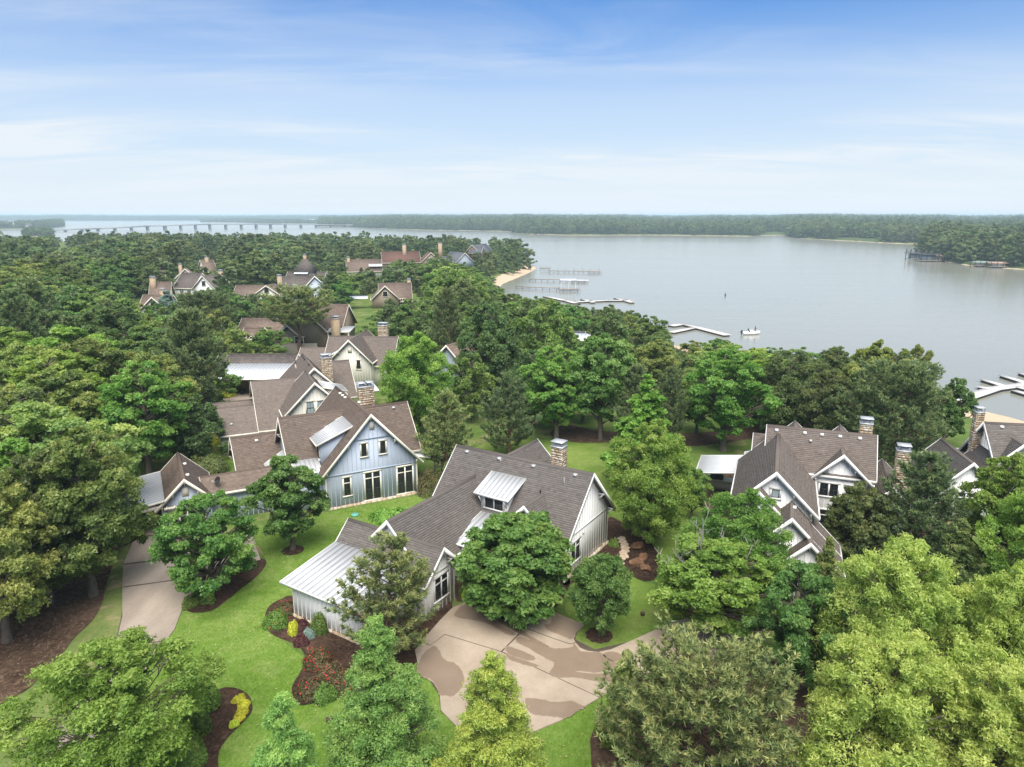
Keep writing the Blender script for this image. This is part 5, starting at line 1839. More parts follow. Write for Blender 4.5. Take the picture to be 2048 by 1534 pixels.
for nm, u, lab, jac, seat in (("person", -0.9, "person in dark clothes seated at the console of the white motorboat", "dark_cloth", True), ("person", 1.1, "person in a reddish top standing at the bow of the white motorboat", "red_cloth", False)):
    zb = 0.45
    hip = 0.42 if seat else 0.88
    J = [(0, 0, hip), (0, 0, hip + 0.28), (0, 0, hip + 0.5), (0, 0, hip + 0.62), (0.02, 0, hip + 0.76),
         (0, 0.2, hip + 0.48), (0.12, 0.26, hip + 0.24), (0.3, 0.2, hip + 0.2), (0, -0.2, hip + 0.48), (0.12, -0.26, hip + 0.24), (0.3, -0.2, hip + 0.2)]
    if seat:
        J += [(0.4, 0.1, hip + 0.04), (0.45, 0.1, 0.05), (0.4, -0.1, hip + 0.04), (0.45, -0.1, 0.05)]
    else:
        J += [(0.02, 0.1, hip * 0.52), (0, 0.12, 0.03), (0.02, -0.1, hip * 0.52), (0, -0.12, 0.03)]
    E = [(0, 1), (1, 2), (2, 3), (3, 4), (2, 5), (5, 6), (6, 7), (2, 8), (8, 9), (9, 10), (0, 11), (11, 12), (0, 13), (13, 14)]
    Rr = [0.15, 0.15, 0.16, 0.06, 0.11, 0.075, 0.055, 0.045, 0.075, 0.055, 0.045, 0.085, 0.055, 0.085, 0.055]
    o = person_mesh(nm, J, E, Rr, M[jac])
    o.location = aboard(u, 0.0, zb)
    o.rotation_euler = (0, 0, R_(9))
    tag(o, lab, "person")
    b = MB()
    hd = bmesh.new()
    bmesh.ops.create_uvsphere(hd, u_segments=10, v_segments=8, radius=0.115)
    me = bpy.data.meshes.new("cap")
    hd.to_mesh(me)
    hd.free()
    c = link("cap", me, o, M["dark_cloth"])
    c.location = (0.0, 0, hip + 0.83)
    c.scale = (1.05, 0.95, 0.6)
x, y = at(1450.5, 592, WL)[:2]
b = MB()
b.hexa([(-0.22, -0.22, -0.3), (0.22, -0.22, -0.3), (0.22, 0.22, -0.3), (-0.22, 0.22, -0.3)], [(-0.18, -0.18, 0.9), (0.18, -0.18, 0.9), (0.18, 0.18, 0.9), (-0.18, 0.18, 0.9)])
b.bar((0, 0, 0.9), (0, 0, 1.5), 0.08)
o = b.build("buoy", M["dark_metal"])
o.location = (x, y, WL)
tag(o, "small dark marker buoy alone on the open lake", "buoy")

# ------------------------------------------------------------------ lawns, beds, drives
z_l, z_b = 0.006, 0.05
sheet("lawn", smooth_outline(pxz([(331, 1281), (367, 1212), (420, 1222), (480, 1180), (528, 1128), (521, 1095), (500, 1060), (650, 1026), (845, 990), (880, 1000), (830, 1040), (690, 1100), (640, 1180), (590, 1240), (540, 1250),
      (575, 1290), (612, 1320), (600, 1360), (600, 1400), (700, 1385), (820, 1320), (872, 1370), (890, 1430), (1000, 1490), (1090, 1450), (1240, 1368), (1330, 1400), (1400, 1560), (1200, 1800), (300, 1800), (170, 1560)]), 3), z_l, M["lawn"], sub=0)
sheet("dry_lawn", smooth_outline(pxz([(270, 1075), (246, 1130), (246, 1190), (247, 1232), (240, 1264), (228, 1290), (150, 1400), (30, 1560), (-250, 1900), (-400, 1560), (-100, 1470), (0, 1405), (60, 1372), (103, 1328), (130, 1297), (152, 1270), (188, 1236), (206, 1200), (214, 1168), (232, 1120)]), 3), z_l, M["dry_lawn"])
sheet("lawn", smooth_outline(pxz([(1130, 1210), (1240, 1140), (1290, 1165), (1420, 1190), (1420, 1240), (1320, 1258), (1265, 1280), (1220, 1299), (1200, 1303), (1175, 1301), (1155, 1290), (1148, 1278), (1152, 1262), (1167, 1250)]), 3), z_l, M["back_lawn"])
sheet("lawn", smooth_outline(pxz([(850, 960), (930, 905), (1000, 880), (1110, 880), (1240, 880), (1400, 905), (1500, 890), (1540, 900), (1420, 960), (1400, 1040), (1330, 1120), (1240, 1090), (1180, 950), (950, 970)]), 3), z_l, M["back_lawn"])
sheet("lawn", smooth_outline(pxz([(1380, 905), (1420, 880), (1500, 880), (1530, 905), (1480, 930), (1400, 940)]), 3), z_l + 0.004, M["grass"])
sheet("mulch_bed", smooth_outline(pxz([(-200, 1560), (-60, 1460), (0, 1411), (60, 1376), (100, 1332), (130, 1301), (150, 1275), (186, 1240), (205, 1205), (212, 1172), (226, 1130), (248, 1080), (262, 1050), (240, 1000), (120, 960), (-120, 980), (-500, 1200)]), 4), z_b, M["litter"])
sheet("mulch_bed", smooth_outline(pxz([(365, 1209), (378, 1224), (400, 1226), (425, 1221), (447, 1206), (470, 1188), (482, 1178), (505, 1161), (525, 1141), (533, 1124), (521, 1118), (492, 1126), (452, 1138), (411, 1158), (388, 1180)]), 4), z_b, M["mulch"])
sheet("mulch_bed", smooth_outline(pxz([(590, 1195), (565, 1198), (540, 1212), (530, 1233), (531, 1254), (548, 1272), (588, 1288), (606, 1304), (611, 1324), (601, 1345), (586, 1370), (585, 1390), (600, 1411), (640, 1404), (690, 1394), (740, 1376), (830, 1328), (852, 1300), (890, 1240), (905, 1215), (880, 1195), (700, 1240)]), 4), z_b, M["mulch"])
sheet("mulch_bed", smooth_outline(pxz([(440, 1379), (462, 1376), (482, 1381), (499, 1394), (505, 1416), (500, 1430), (482, 1450), (462, 1470), (446, 1490), (437, 1510), (431, 1560), (380, 1560), (400, 1500), (395, 1450), (405, 1400)]), 4), z_b, M["mulch"])
sheet("mulch_bed", smooth_outline(pxz([(926, 1204), (945, 1214), (960, 1222), (1000, 1238), (1020, 1241), (1045, 1241), (1063, 1232), (1085, 1221), (1102, 1220), (1125, 1200), (1140, 1155), (1100, 1130), (930, 1120), (912, 1195)]), 4), z_b, M["mulch"])
sheet("mulch_bed", smooth_outline(pxz([(1214, 1040), (1235, 1040), (1300, 1085), (1320, 1120), (1312, 1155), (1295, 1163), (1279, 1160), (1258, 1148), (1239, 1132), (1200, 1130), (1140, 1170), (1125, 1165), (1150, 1140), (1204, 1095)]), 4), z_b, M["mulch"])
sheet("mulch_bed", smooth_outline(pxz([(1100, 870), (1130, 850), (1200, 862), (1330, 868), (1440, 862), (1540, 850), (1540, 868), (1400, 892), (1250, 885), (1150, 885)]), 4), z_b, M["litter"])
sheet("mulch_bed", smooth_outline(pxz([(1180, 1480), (1300, 1330), (1420, 1300), (1560, 1330), (1650, 1440), (1700, 1700), (1300, 1700)]), 4), z_b, M["litter"])
sheet("mulch_bed", smooth_outline(pxz([(1385, 1200), (1400, 1120), (1420, 960), (1440, 950), (1480, 960), (1520, 1100), (1560, 1220), (1480, 1260)]), 4), z_b, M["litter"])
for px, py, r, nm in ((1198, 1271, 0.82, 1), (586, 1101, 0.8, 2)):
    x, y = at(px, py)[:2]
    ol = [(x + r * (1 + 0.06 * math.sin(3 * k)) * math.cos(k * 0.3142), y + r * (1 + 0.06 * math.sin(3 * k)) * math.sin(k * 0.3142)) for k in range(20)]
    sheet("mulch_bed", ol, 0.065, M["mulch"], 0.08)
sheet("hedge_lawn", pxz([(420, 868), (560, 858), (565, 905), (470, 925), (400, 930)]), z_l, M["back_lawn"])
sheet("driveway", pxz([(350, 845), (430, 800), (500, 780), (510, 800), (440, 840)]), z_l, M["gravel_road"])

# wet-washed front drive: slabs between joints
Z_D = 0.07
dw = empty("driveway", (0, 0, 0), 0)
dw["kind"] = "structure"


def slab(name, px, material, z=Z_D, parent=None, thick=0.12, n=1):
    return sheet(name, pxz(px, z), z, material, thick, parent, None)


slab("slab", [(905, 1215), (928, 1206), (945, 1214), (960, 1222), (1000, 1238), (1020, 1241.5), (1045, 1241.5), (1049.5, 1241), (1048.5, 1255.5), (1002, 1302), (890, 1268), (860, 1290), (845, 1280), (880, 1240)], M["concrete"], parent=dw)
slab("slab", [(1051.5, 1240), (1063, 1232), (1085, 1221.5), (1100, 1221.5), (1167, 1250), (1152, 1262), (1147.5, 1278), (1151, 1284.5), (1140, 1287), (1104, 1275), (1051, 1254.5)], M["concrete"], parent=dw)
slab("slab", [(1051, 1256.5), (1104, 1276.5), (1140, 1288.5), (1152, 1285.8), (1160, 1295), (1175, 1301.5), (1197, 1303.8), (1204, 1316), (1235, 1328), (1280, 1345), (1270, 1360), (1240, 1371), (1199, 1394), (1005, 1303)], M["concrete"], parent=dw)
slab("slab", [(1198.8, 1303.2), (1222, 1298.5), (1265, 1280), (1320, 1255), (1350, 1242), (1480, 1215), (1560, 1240), (1480, 1290), (1400, 1340), (1284, 1346.5), (1236, 1326.5), (1205, 1314.5)], M["concrete"], parent=dw)
slab("slab", [(844, 1281.5), (860, 1291.5), (890, 1269.5), (1001, 1303.3), (1004, 1304.5), (1198, 1395), (1165, 1415), (1122, 1440), (1090, 1453), (1000, 1492), (930, 1470), (882, 1420), (879.5, 1388), (868, 1366), (848, 1352), (836, 1330), (830, 1300)], M["concrete"], parent=dw)
sheet("joint", pxz([(895, 1225), (928, 1208), (1040, 1242), (1090, 1224), (1160, 1250), (1150, 1280), (1190, 1300), (1265, 1283), (1480, 1218), (1520, 1240), (1280, 1350), (1160, 1414), (1000, 1485), (885, 1400), (848, 1345)]), 0.05, M["joint"], 0, dw, None)


def w2(*p):
    return [(600 + x / 2.9257, 1100 + y / 2.9257) for x, y in p]


def wet(px, nm="wet_patch"):
    rng = np.random.default_rng(int(px[0][0]))
    ol = smooth_outline(pxz(px, Z_D), 5)
    ol = ol + rng.normal(0, 0.018, ol.shape)
    cen = ol.mean(0)
    nrm = unit(np.roll(ol, -1, 0) - np.roll(ol, 1, 0))
    area = 0.5 * np.sum(ol[:, 0] * np.roll(ol[:, 1], -1) - ol[:, 1] * np.roll(ol[:, 0], -1))
    out_ = np.stack([nrm[:, 1], -nrm[:, 0]], 1) * (1 if area > 0 else -1)
    fringe = ol + out_ * (0.015 + 0.03 * np.abs(np.sin(np.arange(len(ol)) * 0.7))[:, None] + rng.normal(0, 0.012, (len(ol), 1)))
    sheet("damp_edge", fringe, Z_D + 0.004, M["damp"], 0, dw, None)
    return sheet(nm, ol, Z_D + 0.008, M["wet"], 0, dw, None)


wet(w2((905, 385), (925, 345), (965, 318), (1010, 335), (1060, 362), (1110, 384), (1180, 404), (1245, 434), (1290, 462), (1340, 498), (1400, 532), (1452, 562), (1440, 566), (1390, 545), (1330, 515), (1290, 490), (1250, 468), (1205, 445), (1160, 418), (1130, 404), (1155, 428), (1180, 450),
        (1225, 470), (1255, 492), (1240, 500), (1195, 486), (1160, 462), (1110, 436), (1060, 420), (1000, 408), (950, 400)))
wet(w2((1262, 512), (1300, 510), (1340, 526), (1400, 548), (1452, 570), (1530, 576), (1598, 566), (1604, 548), (1640, 590), (1700, 598), (1752, 600), (1800, 632), (1850, 660), (1930, 690), (1930, 735), (1850, 740), (1850, 702), (1790, 706), (1730, 718), (1680, 712), (1612, 706), (1640, 716), (1730, 724), (1840, 728),
        (1836, 770), (1800, 768), (1735, 768), (1680, 756), (1600, 744), (1520, 748), (1475, 736), (1462, 712), (1486, 680), (1484, 655), (1450, 640), (1400, 612), (1340, 575), (1280, 545)))
wet(w2((1434, 364), (1468, 370), (1472, 402), (1466, 430), (1434, 436), (1442, 458), (1490, 484), (1548, 506), (1592, 520), (1612, 486), (1654, 440), (1600, 412), (1535, 386), (1480, 362)))
wet(w2((690, 700), (700, 650), (730, 600), (782, 562), (816, 592), (836, 632), (870, 652), (906, 664), (940, 700), (960, 770), (900, 850), (850, 850), (822, 846), (800, 800), (765, 755), (720, 742)))
wet(w2((1205, 566), (1250, 574), (1310, 596), (1366, 622), (1378, 636), (1358, 646), (1310, 640), (1250, 620), (1215, 600)))
wet(w2((1212, 612), (1270, 632), (1330, 652), (1388, 674), (1380, 682), (1330, 676), (1270, 656), (1225, 640)))
wet(w2((1320, 872), (1350, 868), (1420, 876), (1478, 890), (1540, 888), (1592, 884), (1640, 906), (1668, 916), (1610, 950), (1556, 982), (1500, 976), (1430, 968), (1370, 962), (1330, 930)))
wet([(1206, 1310), (1222, 1303), (1242, 1308), (1262, 1312), (1250, 1318), (1226, 1322)])

# older drive of the blue house
od = empty("driveway", (0, 0, 0), 0)
od["kind"] = "structure"
bands = [([(255, 1000), (330, 1000), (332, 1068), (269.5, 1072)]), ([(269, 1075), (332, 1070.5), (505, 1070), (512, 1088), (500, 1092), (330, 1117), (246.5, 1127.5)]),
         ([(246, 1130), (330, 1119.5), (511, 1091), (521, 1119), (492, 1126), (452, 1138), (411, 1150), (244.6, 1173)]), ([(244.5, 1175.5), (410.5, 1152.5), (409, 1161), (388, 1182), (367, 1211), (349, 1258), (331, 1281), (228, 1290), (237.6, 1264), (245, 1231.5), (244.5, 1193)]),
         ([(227, 1292), (330, 1283.5), (270, 1370), (200, 1450), (130, 1600), (10, 1570), (100, 1490)])]
for px in bands:
    sheet("slab", pxz(px, Z_D), Z_D, M["concrete_old"], 0.1, od, None)
sheet("joint", pxz([(275, 1040), (325, 1040), (500, 1080), (400, 1155), (360, 1205), (325, 1280), (150, 1510), (60, 1510), (232, 1280), (250, 1200), (250, 1130)]), 0.05, M["joint"], 0, od, None)

# path of flagstones and boulders at the gable side of the white house
path = sheet("path", pxz([(1238, 1076), (1256, 1090), (1256, 1115), (1240, 1132), (1225, 1130), (1238, 1104)]), 0.056, M["litter"])
rng = np.random.default_rng(5)


def stone_mesh(name, r, h, seed, material, flat=True):
    g = np.random.default_rng(seed)
    if flat:
        n = 8
        a = np.arange(n) * 6.283 / n + g.normal(0, 0.15, n)
        rr = r * g.uniform(0.75, 1.15, n)
        V = [(rr[i] * math.cos(a[i]), rr[i] * math.sin(a[i]), -0.05) for i in range(n)] + [(rr[i] * math.cos(a[i]) * 0.97, rr[i] * math.sin(a[i]) * 0.97, h * 0.8) for i in range(n)] + [(rr[i] * math.cos(a[i]) * 0.85, rr[i] * math.sin(a[i]) * 0.85, h * g.uniform(0.9, 1.1)) for i in range(n)]
        Fc = [[k + i, k + (i + 1) % n, k + n + (i + 1) % n, k + n + i] for k in (0, n) for i in range(n)]
        Fc.append([2 * n + i for i in range(n)])
        return np_mesh(name, np.array(V), Fc, material)
    bm = bmesh.new()
    bmesh.ops.create_icosphere(bm, subdivisions=3, radius=1.0)
    pl = unit(g.normal(size=(11, 3)))
    of = g.uniform(0.55, 0.85, 11)
    for v in bm.verts:
        p = np.array(v.co)
        k = 1.0
        for q, o_ in zip(pl, of):
            dq = p @ q
            if dq > o_:
                k = min(k, o_ / dq)
        k *= 1 + 0.05 * math.sin(p[0] * 9 + seed) * math.sin(p[1] * 8) + g.normal(0, 0.015)
        v.co = Vector((p[0] * k * r, p[1] * k * r, (p[2] * k * 0.9 + 0.25) * h))
    me = bpy.data.meshes.new(name)
    bm.to_mesh(me)
    bm.free()
    me.materials.append(material)
    return me


fm = [stone_mesh("flagstone", 0.36, 0.07, k, M["flagstone"]) for k in range(4)]
for i, (px, py) in enumerate([(1243, 1079), (1246, 1085), (1249, 1091), (1251, 1097), (1249, 1103), (1246, 1108), (1249, 1114), (1243, 1118), (1236, 1122), (1231, 1128), (1240, 1128)]):
    x, y = at(px, py)[:2]
    o = link("flagstone", fm[i % 4], path)
    o.location = (x, y, 0.06)
    o.rotation_euler = (0, 0, i * 1.3)
bm4 = [stone_mesh("boulder", 0.5, 0.5, 20 + k, M["boulder"], False) for k in range(4)]
BL_ = [(1275, 1096, 1.2, "broad rusty boulder on the right of the flagstone path"), (1285, 1118, 1.1, "rusty boulder lowest but one beside the flagstone path"),
       (1272, 1128, 1.2, "orange-brown boulder at the foot of the flagstone path"), (1290, 1140, 0.9, "dark brown boulder at the lower tip of the side bed")]
for i, (px, py, s, lab) in enumerate(BL_):
    x, y = at(px, py)[:2]
    o = link("boulder", bm4[i % 4])
    o.location = (x, y, 0.03)
    o.scale = (s * 1.15, s, s * 0.75)
    o.rotation_euler = (0, 0, i * 0.9)
    tag(o, lab, "boulder")
gm4 = [stone_mesh("rock", 0.42, 0.4, 40 + k, M["grey_rock"], False) for k in range(3)]
for i, (px, py, s, lab) in enumerate([(944, 1206, 1.2, "grey rock at the left end of the front bed"), (966, 1208, 1.4, "largest brown-grey rock in the front bed under the round maple"), (958, 1216, 0.8, "small grey rock before the larger one in the front bed"), (985, 1222, 0.9, "grey rock below the round maple at the drive edge")]):
    x, y = at(px, py)[:2]
    o = link("rock", gm4[i % 3])
    o.location = (x, y, 0.05)
    o.scale = (s, s, s)
    tag(o, lab, "rock")
for px, py, lab in ((659, 1444, "dark brown ball on the lawn beside the tall front cypress"), (1285, 1231, "dark brown ball on the side lawn right of the round holly")):
    x, y = at(px, py)[:2]
    bm = bmesh.new()
    bmesh.ops.create_icosphere(bm, subdivisions=2, radius=0.19 if px < 1000 else 0.15)
    for v_ in bm.verts:
        v_.co *= 1 + 0.06 * math.sin(9 * v_.co.x * 5 + v_.co.z * 30)
    me = bpy.data.meshes.new("ball")
    bm.to_mesh(me)
    bm.free()
    o = link("ball", me, None, M["ball_brown"])
    o.location = (x, y, 0.14)
    tag(o, lab, "ball")
x, y = at(710, 1031)[:2]
b = MB()
n = 14
b.hexa([(0.36 * math.cos(k * 6.283 / n), 0.36 * math.sin(k * 6.283 / n), 0) for k in range(n)], [(0.3 * math.cos(k * 6.283 / n), 0.3 * math.sin(k * 6.283 / n), 0.16) for k in range(n)])
o = b.build("tank_lid", M["green_plastic"])
o.location = (x, y, 0)
tag(o, "round green plastic tank lid in the lawn before the blue gable", "lid")

# short grass on the front lawn: nobody could count it
def inside(P, poly):
    ins = np.zeros(len(P), bool)
    a = np.asarray(poly)
    b = np.roll(a, -1, 0)
    for (ax, ay), (bx2, by2) in zip(a, b):
        c_ = (ay > P[:, 1]) != (by2 > P[:, 1])
        ins ^= c_ & (P[:, 0] < (bx2 - ax) * (P[:, 1] - ay) / (by2 - ay + 1e-12) + ax)
    return ins


g = np.random.default_rng(8)
lawns = [np.array([v.co[:2] for v in o.data.vertices]) for o in bpy.data.objects if o.name == "lawn"]
beds = [np.array([v.co[:2] for v in o.data.vertices][:]) for o in bpy.data.objects if o.name.startswith(("mulch_bed", "slab"))]
lw = lawns[0]
P = np.stack([g.uniform(lw[:, 0].min(), lw[:, 0].max(), 150000), g.uniform(lw[:, 1].min(), lw[:, 1].max(), 150000)], 1)
keep = inside(P, lw)
for o in bpy.data.objects:
    if o.name.startswith(("mulch_bed", "slab")) and o.type == "MESH":
        n = len(o.data.vertices)
        ol = np.array([v.co[:2] for v in o.data.vertices])
        if o.name.startswith("slab"):
            ol = ol[: n // 2]
        keep &= ~inside(P, ol)
P = P[keep]
n = len(P)
a = g.uniform(0, 6.28, n)
ll_ = g.uniform(0.03, 0.075, n)
w_ = np.stack([np.cos(a), np.sin(a), 0 * a], 1) * 0.022
b3 = np.concatenate([P, np.full((n, 1), 0.004)], 1)
tp = b3 + np.stack([g.normal(0, 0.03, n), g.normal(0, 0.03, n), ll_], 1)
v = np.stack([b3 - w_, b3 + w_, tp], 1).reshape(-1, 3)
patch = 0.45 + 0.13 * np.sin(P[:, 0] * 0.9 + P[:, 1] * 0.4) * np.sin(P[:, 1] * 0.7) + 0.1 * np.sin(P[:, 0] * 2.3 - P[:, 1] * 1.7)
link("grass", np_mesh("grass", v, np.arange(n * 3).reshape(n, 3), M["l_grass"], np.clip(patch + g.normal(0, 0.16, n), 0, 1)), None, None, "stuff")
k = g.choice(n, 420, replace=False)
fl = np.concatenate([P[k], np.full((420, 1), 0.06)], 1)
v, f = leaf_quads(fl, unit(np.array([[0, 0, 1.0]]) + g.normal(size=(420, 3)) * 0.4), np.full(420, 0.055), np.full(420, 0.04), g)
link("fallen_leaves", np_mesh("fallen_leaves", v, f, M["l_fallen"]), None, None, "stuff")
for nm, pts, cnt in (("bark_chips", [(-60, 1480), (60, 1376), (150, 1275), (212, 1172), (248, 1080), (120, 1000), (-100, 1100)], 2600),):
    pl_ = np.array(pxz(pts))
    Q_ = np.stack([g.uniform(pl_[:, 0].min(), pl_[:, 0].max(), cnt * 4), g.uniform(pl_[:, 1].min(), pl_[:, 1].max(), cnt * 4)], 1)
    Q_ = Q_[inside(Q_, pl_)][:cnt]
    m_ = len(Q_)
    v, f = leaf_quads(np.concatenate([Q_, np.full((m_, 1), 0.075)], 1), unit(np.array([[0, 0, 1.0]]) + g.normal(size=(m_, 3)) * 0.5), g.uniform(0.04, 0.12, m_), g.uniform(0.02, 0.06, m_), g)
    link(nm, np_mesh(nm, v, f, M["bark_chip"]), None, None, "stuff")

# ------------------------------------------------------------------ the houses
build_white_house()
build_blue_house()
build_cream_house()
build_garage_behind()
build_gable_house_behind()
build_tan_house()
build_right_house()
build_far_right_house()

cottage("house", "far house with a white front gable and stone chimney, in the cluster at the left", [(364, 545), (404, 546)], 7.5, "white_board", "roof_f_grey", 4.2, cross=[(13.0, 7.3, 3.6, 2.5)], chim=[(13.0, -1.5, 9.0, 1.4)])
cottage("house", "far cream house half hidden by a tree, its steep white rake showing", [(292, 541), (330, 540)], 7.0, "cream_board", "roof_f_brown", 4.2, cross=[(12.0, 7.6, 4.0, 1.0), (1.5, 6.6, 3.2, 1.0)], chim=[(10.5, 0.5, 9.6, 1.4)])
cottage("house", "far brown-roofed house with a chimney, in front of the steep white rake", [(300, 564), (342, 563)], 6.0, "cream_board", "roof_f_brown", 3.8, chim=[(1.0, 1.2, 8.2, 1.8)])
cottage("house", "far small cream gable with a stone chimney just above the blue-green spruce", [(287, 589), (345, 589)], 6.2, "cream_board", "roof_f_brown", 3.4, cross=[(4.6, 6.2, 3.2, 1.6)], chim=[(4.9, 0.2, 8.2, 1.5)])
cottage("house", "far long brown-roofed house with a low central gable and one chimney", [(473, 570), (563, 570)], 5.0, "cream_board", "roof_f_brown", 4.2, 0.7, cross=[(10.5, 5.4, 3.6, 1.0)], chim=[(12.4, -1.0, 8.4, 1.4), (20.6, 3.0, 4.8, 1.2)])
x, y, z = px_house(629, 552, 8.0)
h = House("house", "far pale blue house with a tall gable under grey-brown roofs, beside the dark pine", x, y, 0.35, "blue_board", "white_trim", "roof_f_grey", z, near=False)
h.gable("v", 0, 8.0, 4.0, 4.0, -11, 0, 1.0, brackets=("a1",))
h.gable("u", -5, 7.8, 3.6, 3.6, -8.5, 0, 1.0)
h.gable("u", -1.0, 4.2, 2.4, 2.4, -9.5, -3.0, 0.5)
h.window("v+", 0, -1.0, 0.2, 1.0, 2.6, 2)
h.chimney(-5.5, 2.0, 3.0, 5.4, 1.6, 1.2)
# the turreted house
x, y, z = px_house(610, 517, 10.5)
h = House("house", "far house with a steep pyramid roof, white metal awnings and a chimney on top", x, y, -0.1, "grey_board", "white_trim", "roof_f_grey", z, near=False)
h.block("wall", [(-3, -3, -0.3), (3, -3, -0.3), (3, 3, -0.3), (-3, 3, -0.3)], [(-3, -3, 6.0), (3, -3, 6.0), (3, 3, 6.0), (-3, 3, 6.0)])
h.block("roof", [(-3.6, -3.6, 5.7), (3.6, -3.6, 5.7), (3.6, 3.6, 5.7), (-3.6, 3.6, 5.7)], [(-0.4, -0.4, 10.5), (0.4, -0.4, 10.5), (0.4, 0.4, 10.5), (-0.4, 0.4, 10.5)], h.roof)
h.gable("u", -1, 6.0, 3.5, 3.5, -6.5, 6.5, 0.8)
h.window("v+", 3.0, -2.2, 1.2, 4.2, 5.6, 4, muntin=False)
h.metal((-2.6, 3.0, 6.2), (2.2, 3.0, 6.2), (-2.6, 4.4, 5.7), 8, "bright_metal")
h.metal((1.5, 2.6, 3.4), (7.2, 2.6, 3.4), (1.5, 5.2, 2.9), 9, "bright_metal")
h.chimney(0, 0, 9.0, 11.6, 1.0, 0.9)
cottage("house", "far brown-roofed house with a white metal dormer, left of the red-roofed house", [(692, 519), (762, 518)], 7.0, "cream_board", "roof_f_brown", 4.6, cross=[(22.0, 6.6, 3.6, 1.2)], chim=[(1.0, 0.5, 8.6, 1.5)], extra=[((9.0, 2.6, 5.2), (14.5, 2.6, 5.2), (9.0, 4.6, 4.4), 8, "bright_metal")])
cottage("house", "far red-tiled house with two tall cream chimneys", [(762, 503), (838, 502)], 8.0, "tan_board", "roof_f_red", 5.0, cross=[(23.0, 7.6, 4.5, 1.5)], chim=[(11.0, 1.0, 12.0, 2.2), (28.5, 0.5, 12.5, 2.2)])
cottage("house", "far tan house with a cream gable and white metal porch", [(757, 566), (822, 565)], 6.4, "tan_board", "roof_f_brown", 4.6, cross=[(1.8, 6.2, 3.6, 1.5)], chim=[(8.5, -0.5, 8.0, 1.3)], extra=[((-9.0, 3.0, 3.2), (-3.0, 3.0, 3.2), (-9.0, 6.0, 2.8), 8, "bright_metal")])
cottage("house", "far roof and chimney showing over the oaks, left of the long brown-roofed house", [(400, 520), (425, 519)], 7.0, "cream_board", "roof_f_brown", 4.5, chim=[(2.5, 0.5, 9.0, 1.6)])
cottage("house", "far slate-roofed house with a pale lower roof near the grassy point", [(903, 506), (930, 510)], 7.0, "grey_board", "roof_f_slate", 4.5, cross=[(9.0, 5.0, 3.0, 3.0)])
cottage("house", "farthest slate-roofed house on the point behind the tall thin oaks", [(944, 490), (972, 487)], 8.0, "brown_board", "roof_f_slate", 5.0, cross=[(2.0, 7.0, 3.5, 1.0)])
cottage("house", "grey-blue house with a brown roof, almost hidden behind the big green oak", [(893, 690), (946, 676)], 7.0, "grey_board", "roof_f_brown", 3.6, cross=[(5.0, 6.6, 3.0, 1.0)])
cottage("house", "low roofed house with a bright patch of metal roof in the lakeside trees", [(1136, 662), (1170, 663)], 4.4, "cream_board", "roof_f_slate", 2.6, extra=[((0.5, 1.0, 4.2), (4.6, 1.0, 4.2), (0.5, 3.6, 3.4), 6, "bright_metal")])
cottage("house", "low tan-roofed wing left of the tan gabled house, behind the spreading pine", [(490, 655), (528, 655)], 3.8, "tan_board", "roof_f_brown", 2.6, 0.6, cross=[(-6.0, 4.6, 2.2, 1.0)])

# outdoor kitchen and low fence of the right house
x, y = at(1432, 975, 0)[:2]
k = empty("outdoor_kitchen", (x, y, 0), -0.36, "outdoor kitchen counter with a steel grill beside the white metal patio roof", "outdoor kitchen")
b = MB()
b.box(-1.6, 1.6, -0.5, 0.5, 0, 0.85)
b.box(-1.6, -1.0, 0.5, 1.6, 0, 0.85)
b.build("base", M["mortar"], k)
b = MB()
b.box(-1.7, 1.7, -0.58, 0.58, 0.85, 0.95)
b.box(-1.7, -0.95, 0.581, 1.7, 0.85, 0.95)
b.build("counter", M["dock_pale"], k)
b = MB()
b.box(-0.6, 0.6, -0.42, 0.42, 0.951, 1.18)
b.hexa([(-0.55, -0.38, 1.18), (0.55, -0.38, 1.18), (0.55, 0.38, 1.18), (-0.55, 0.38, 1.18)], [(-0.5, -0.1, 1.4), (0.5, -0.1, 1.4), (0.5, 0.3, 1.4), (-0.5, 0.3, 1.4)])
b.build("grill", M["dark_metal"], k)
x, y = at(1412, 1068, 0)[:2]
fr = empty("fence", (x, y, 0), 1.1, "dark wrought railing fence left of the two-storey white house", "fence")
for i in range(14):
    put_box("post", M["dark_metal"], fr, (-2 + i * 0.3, 0, 0), (0.04, 0.04, 1.2))
for zz_ in (0.25, 1.1):
    put_box("rail", M["dark_metal"], fr, (0, 0, zz_), (4.1, 0.05, 0.05))
x, y = at(870, 945, 0)[:2]
fr = empty("fence", (x, y, 0), 0.5, "weathered timber post fence between the blue gable and the pine", "fence")
for i in range(4):
    put_box("post", M["plank_wood"], fr, (i * 0.75, 0, 0), (0.14, 0.14, 1.7))
for zz_ in (0.5, 1.2):
    put_box("rail", M["plank_wood"], fr, (1.1, 0, zz_), (2.4, 0.06, 0.14))
x, y = at(590, 706, 0)[:2]
fr = empty("fence", (x, y, 0), 0.05, "grey timber board fence in front of the tan gabled house", "fence")
for i in range(30):
    put_box("board", M["plank_wood"], fr, (i * 0.26 - 3.5, 0, 0), (0.24, 0.04, 1.8))

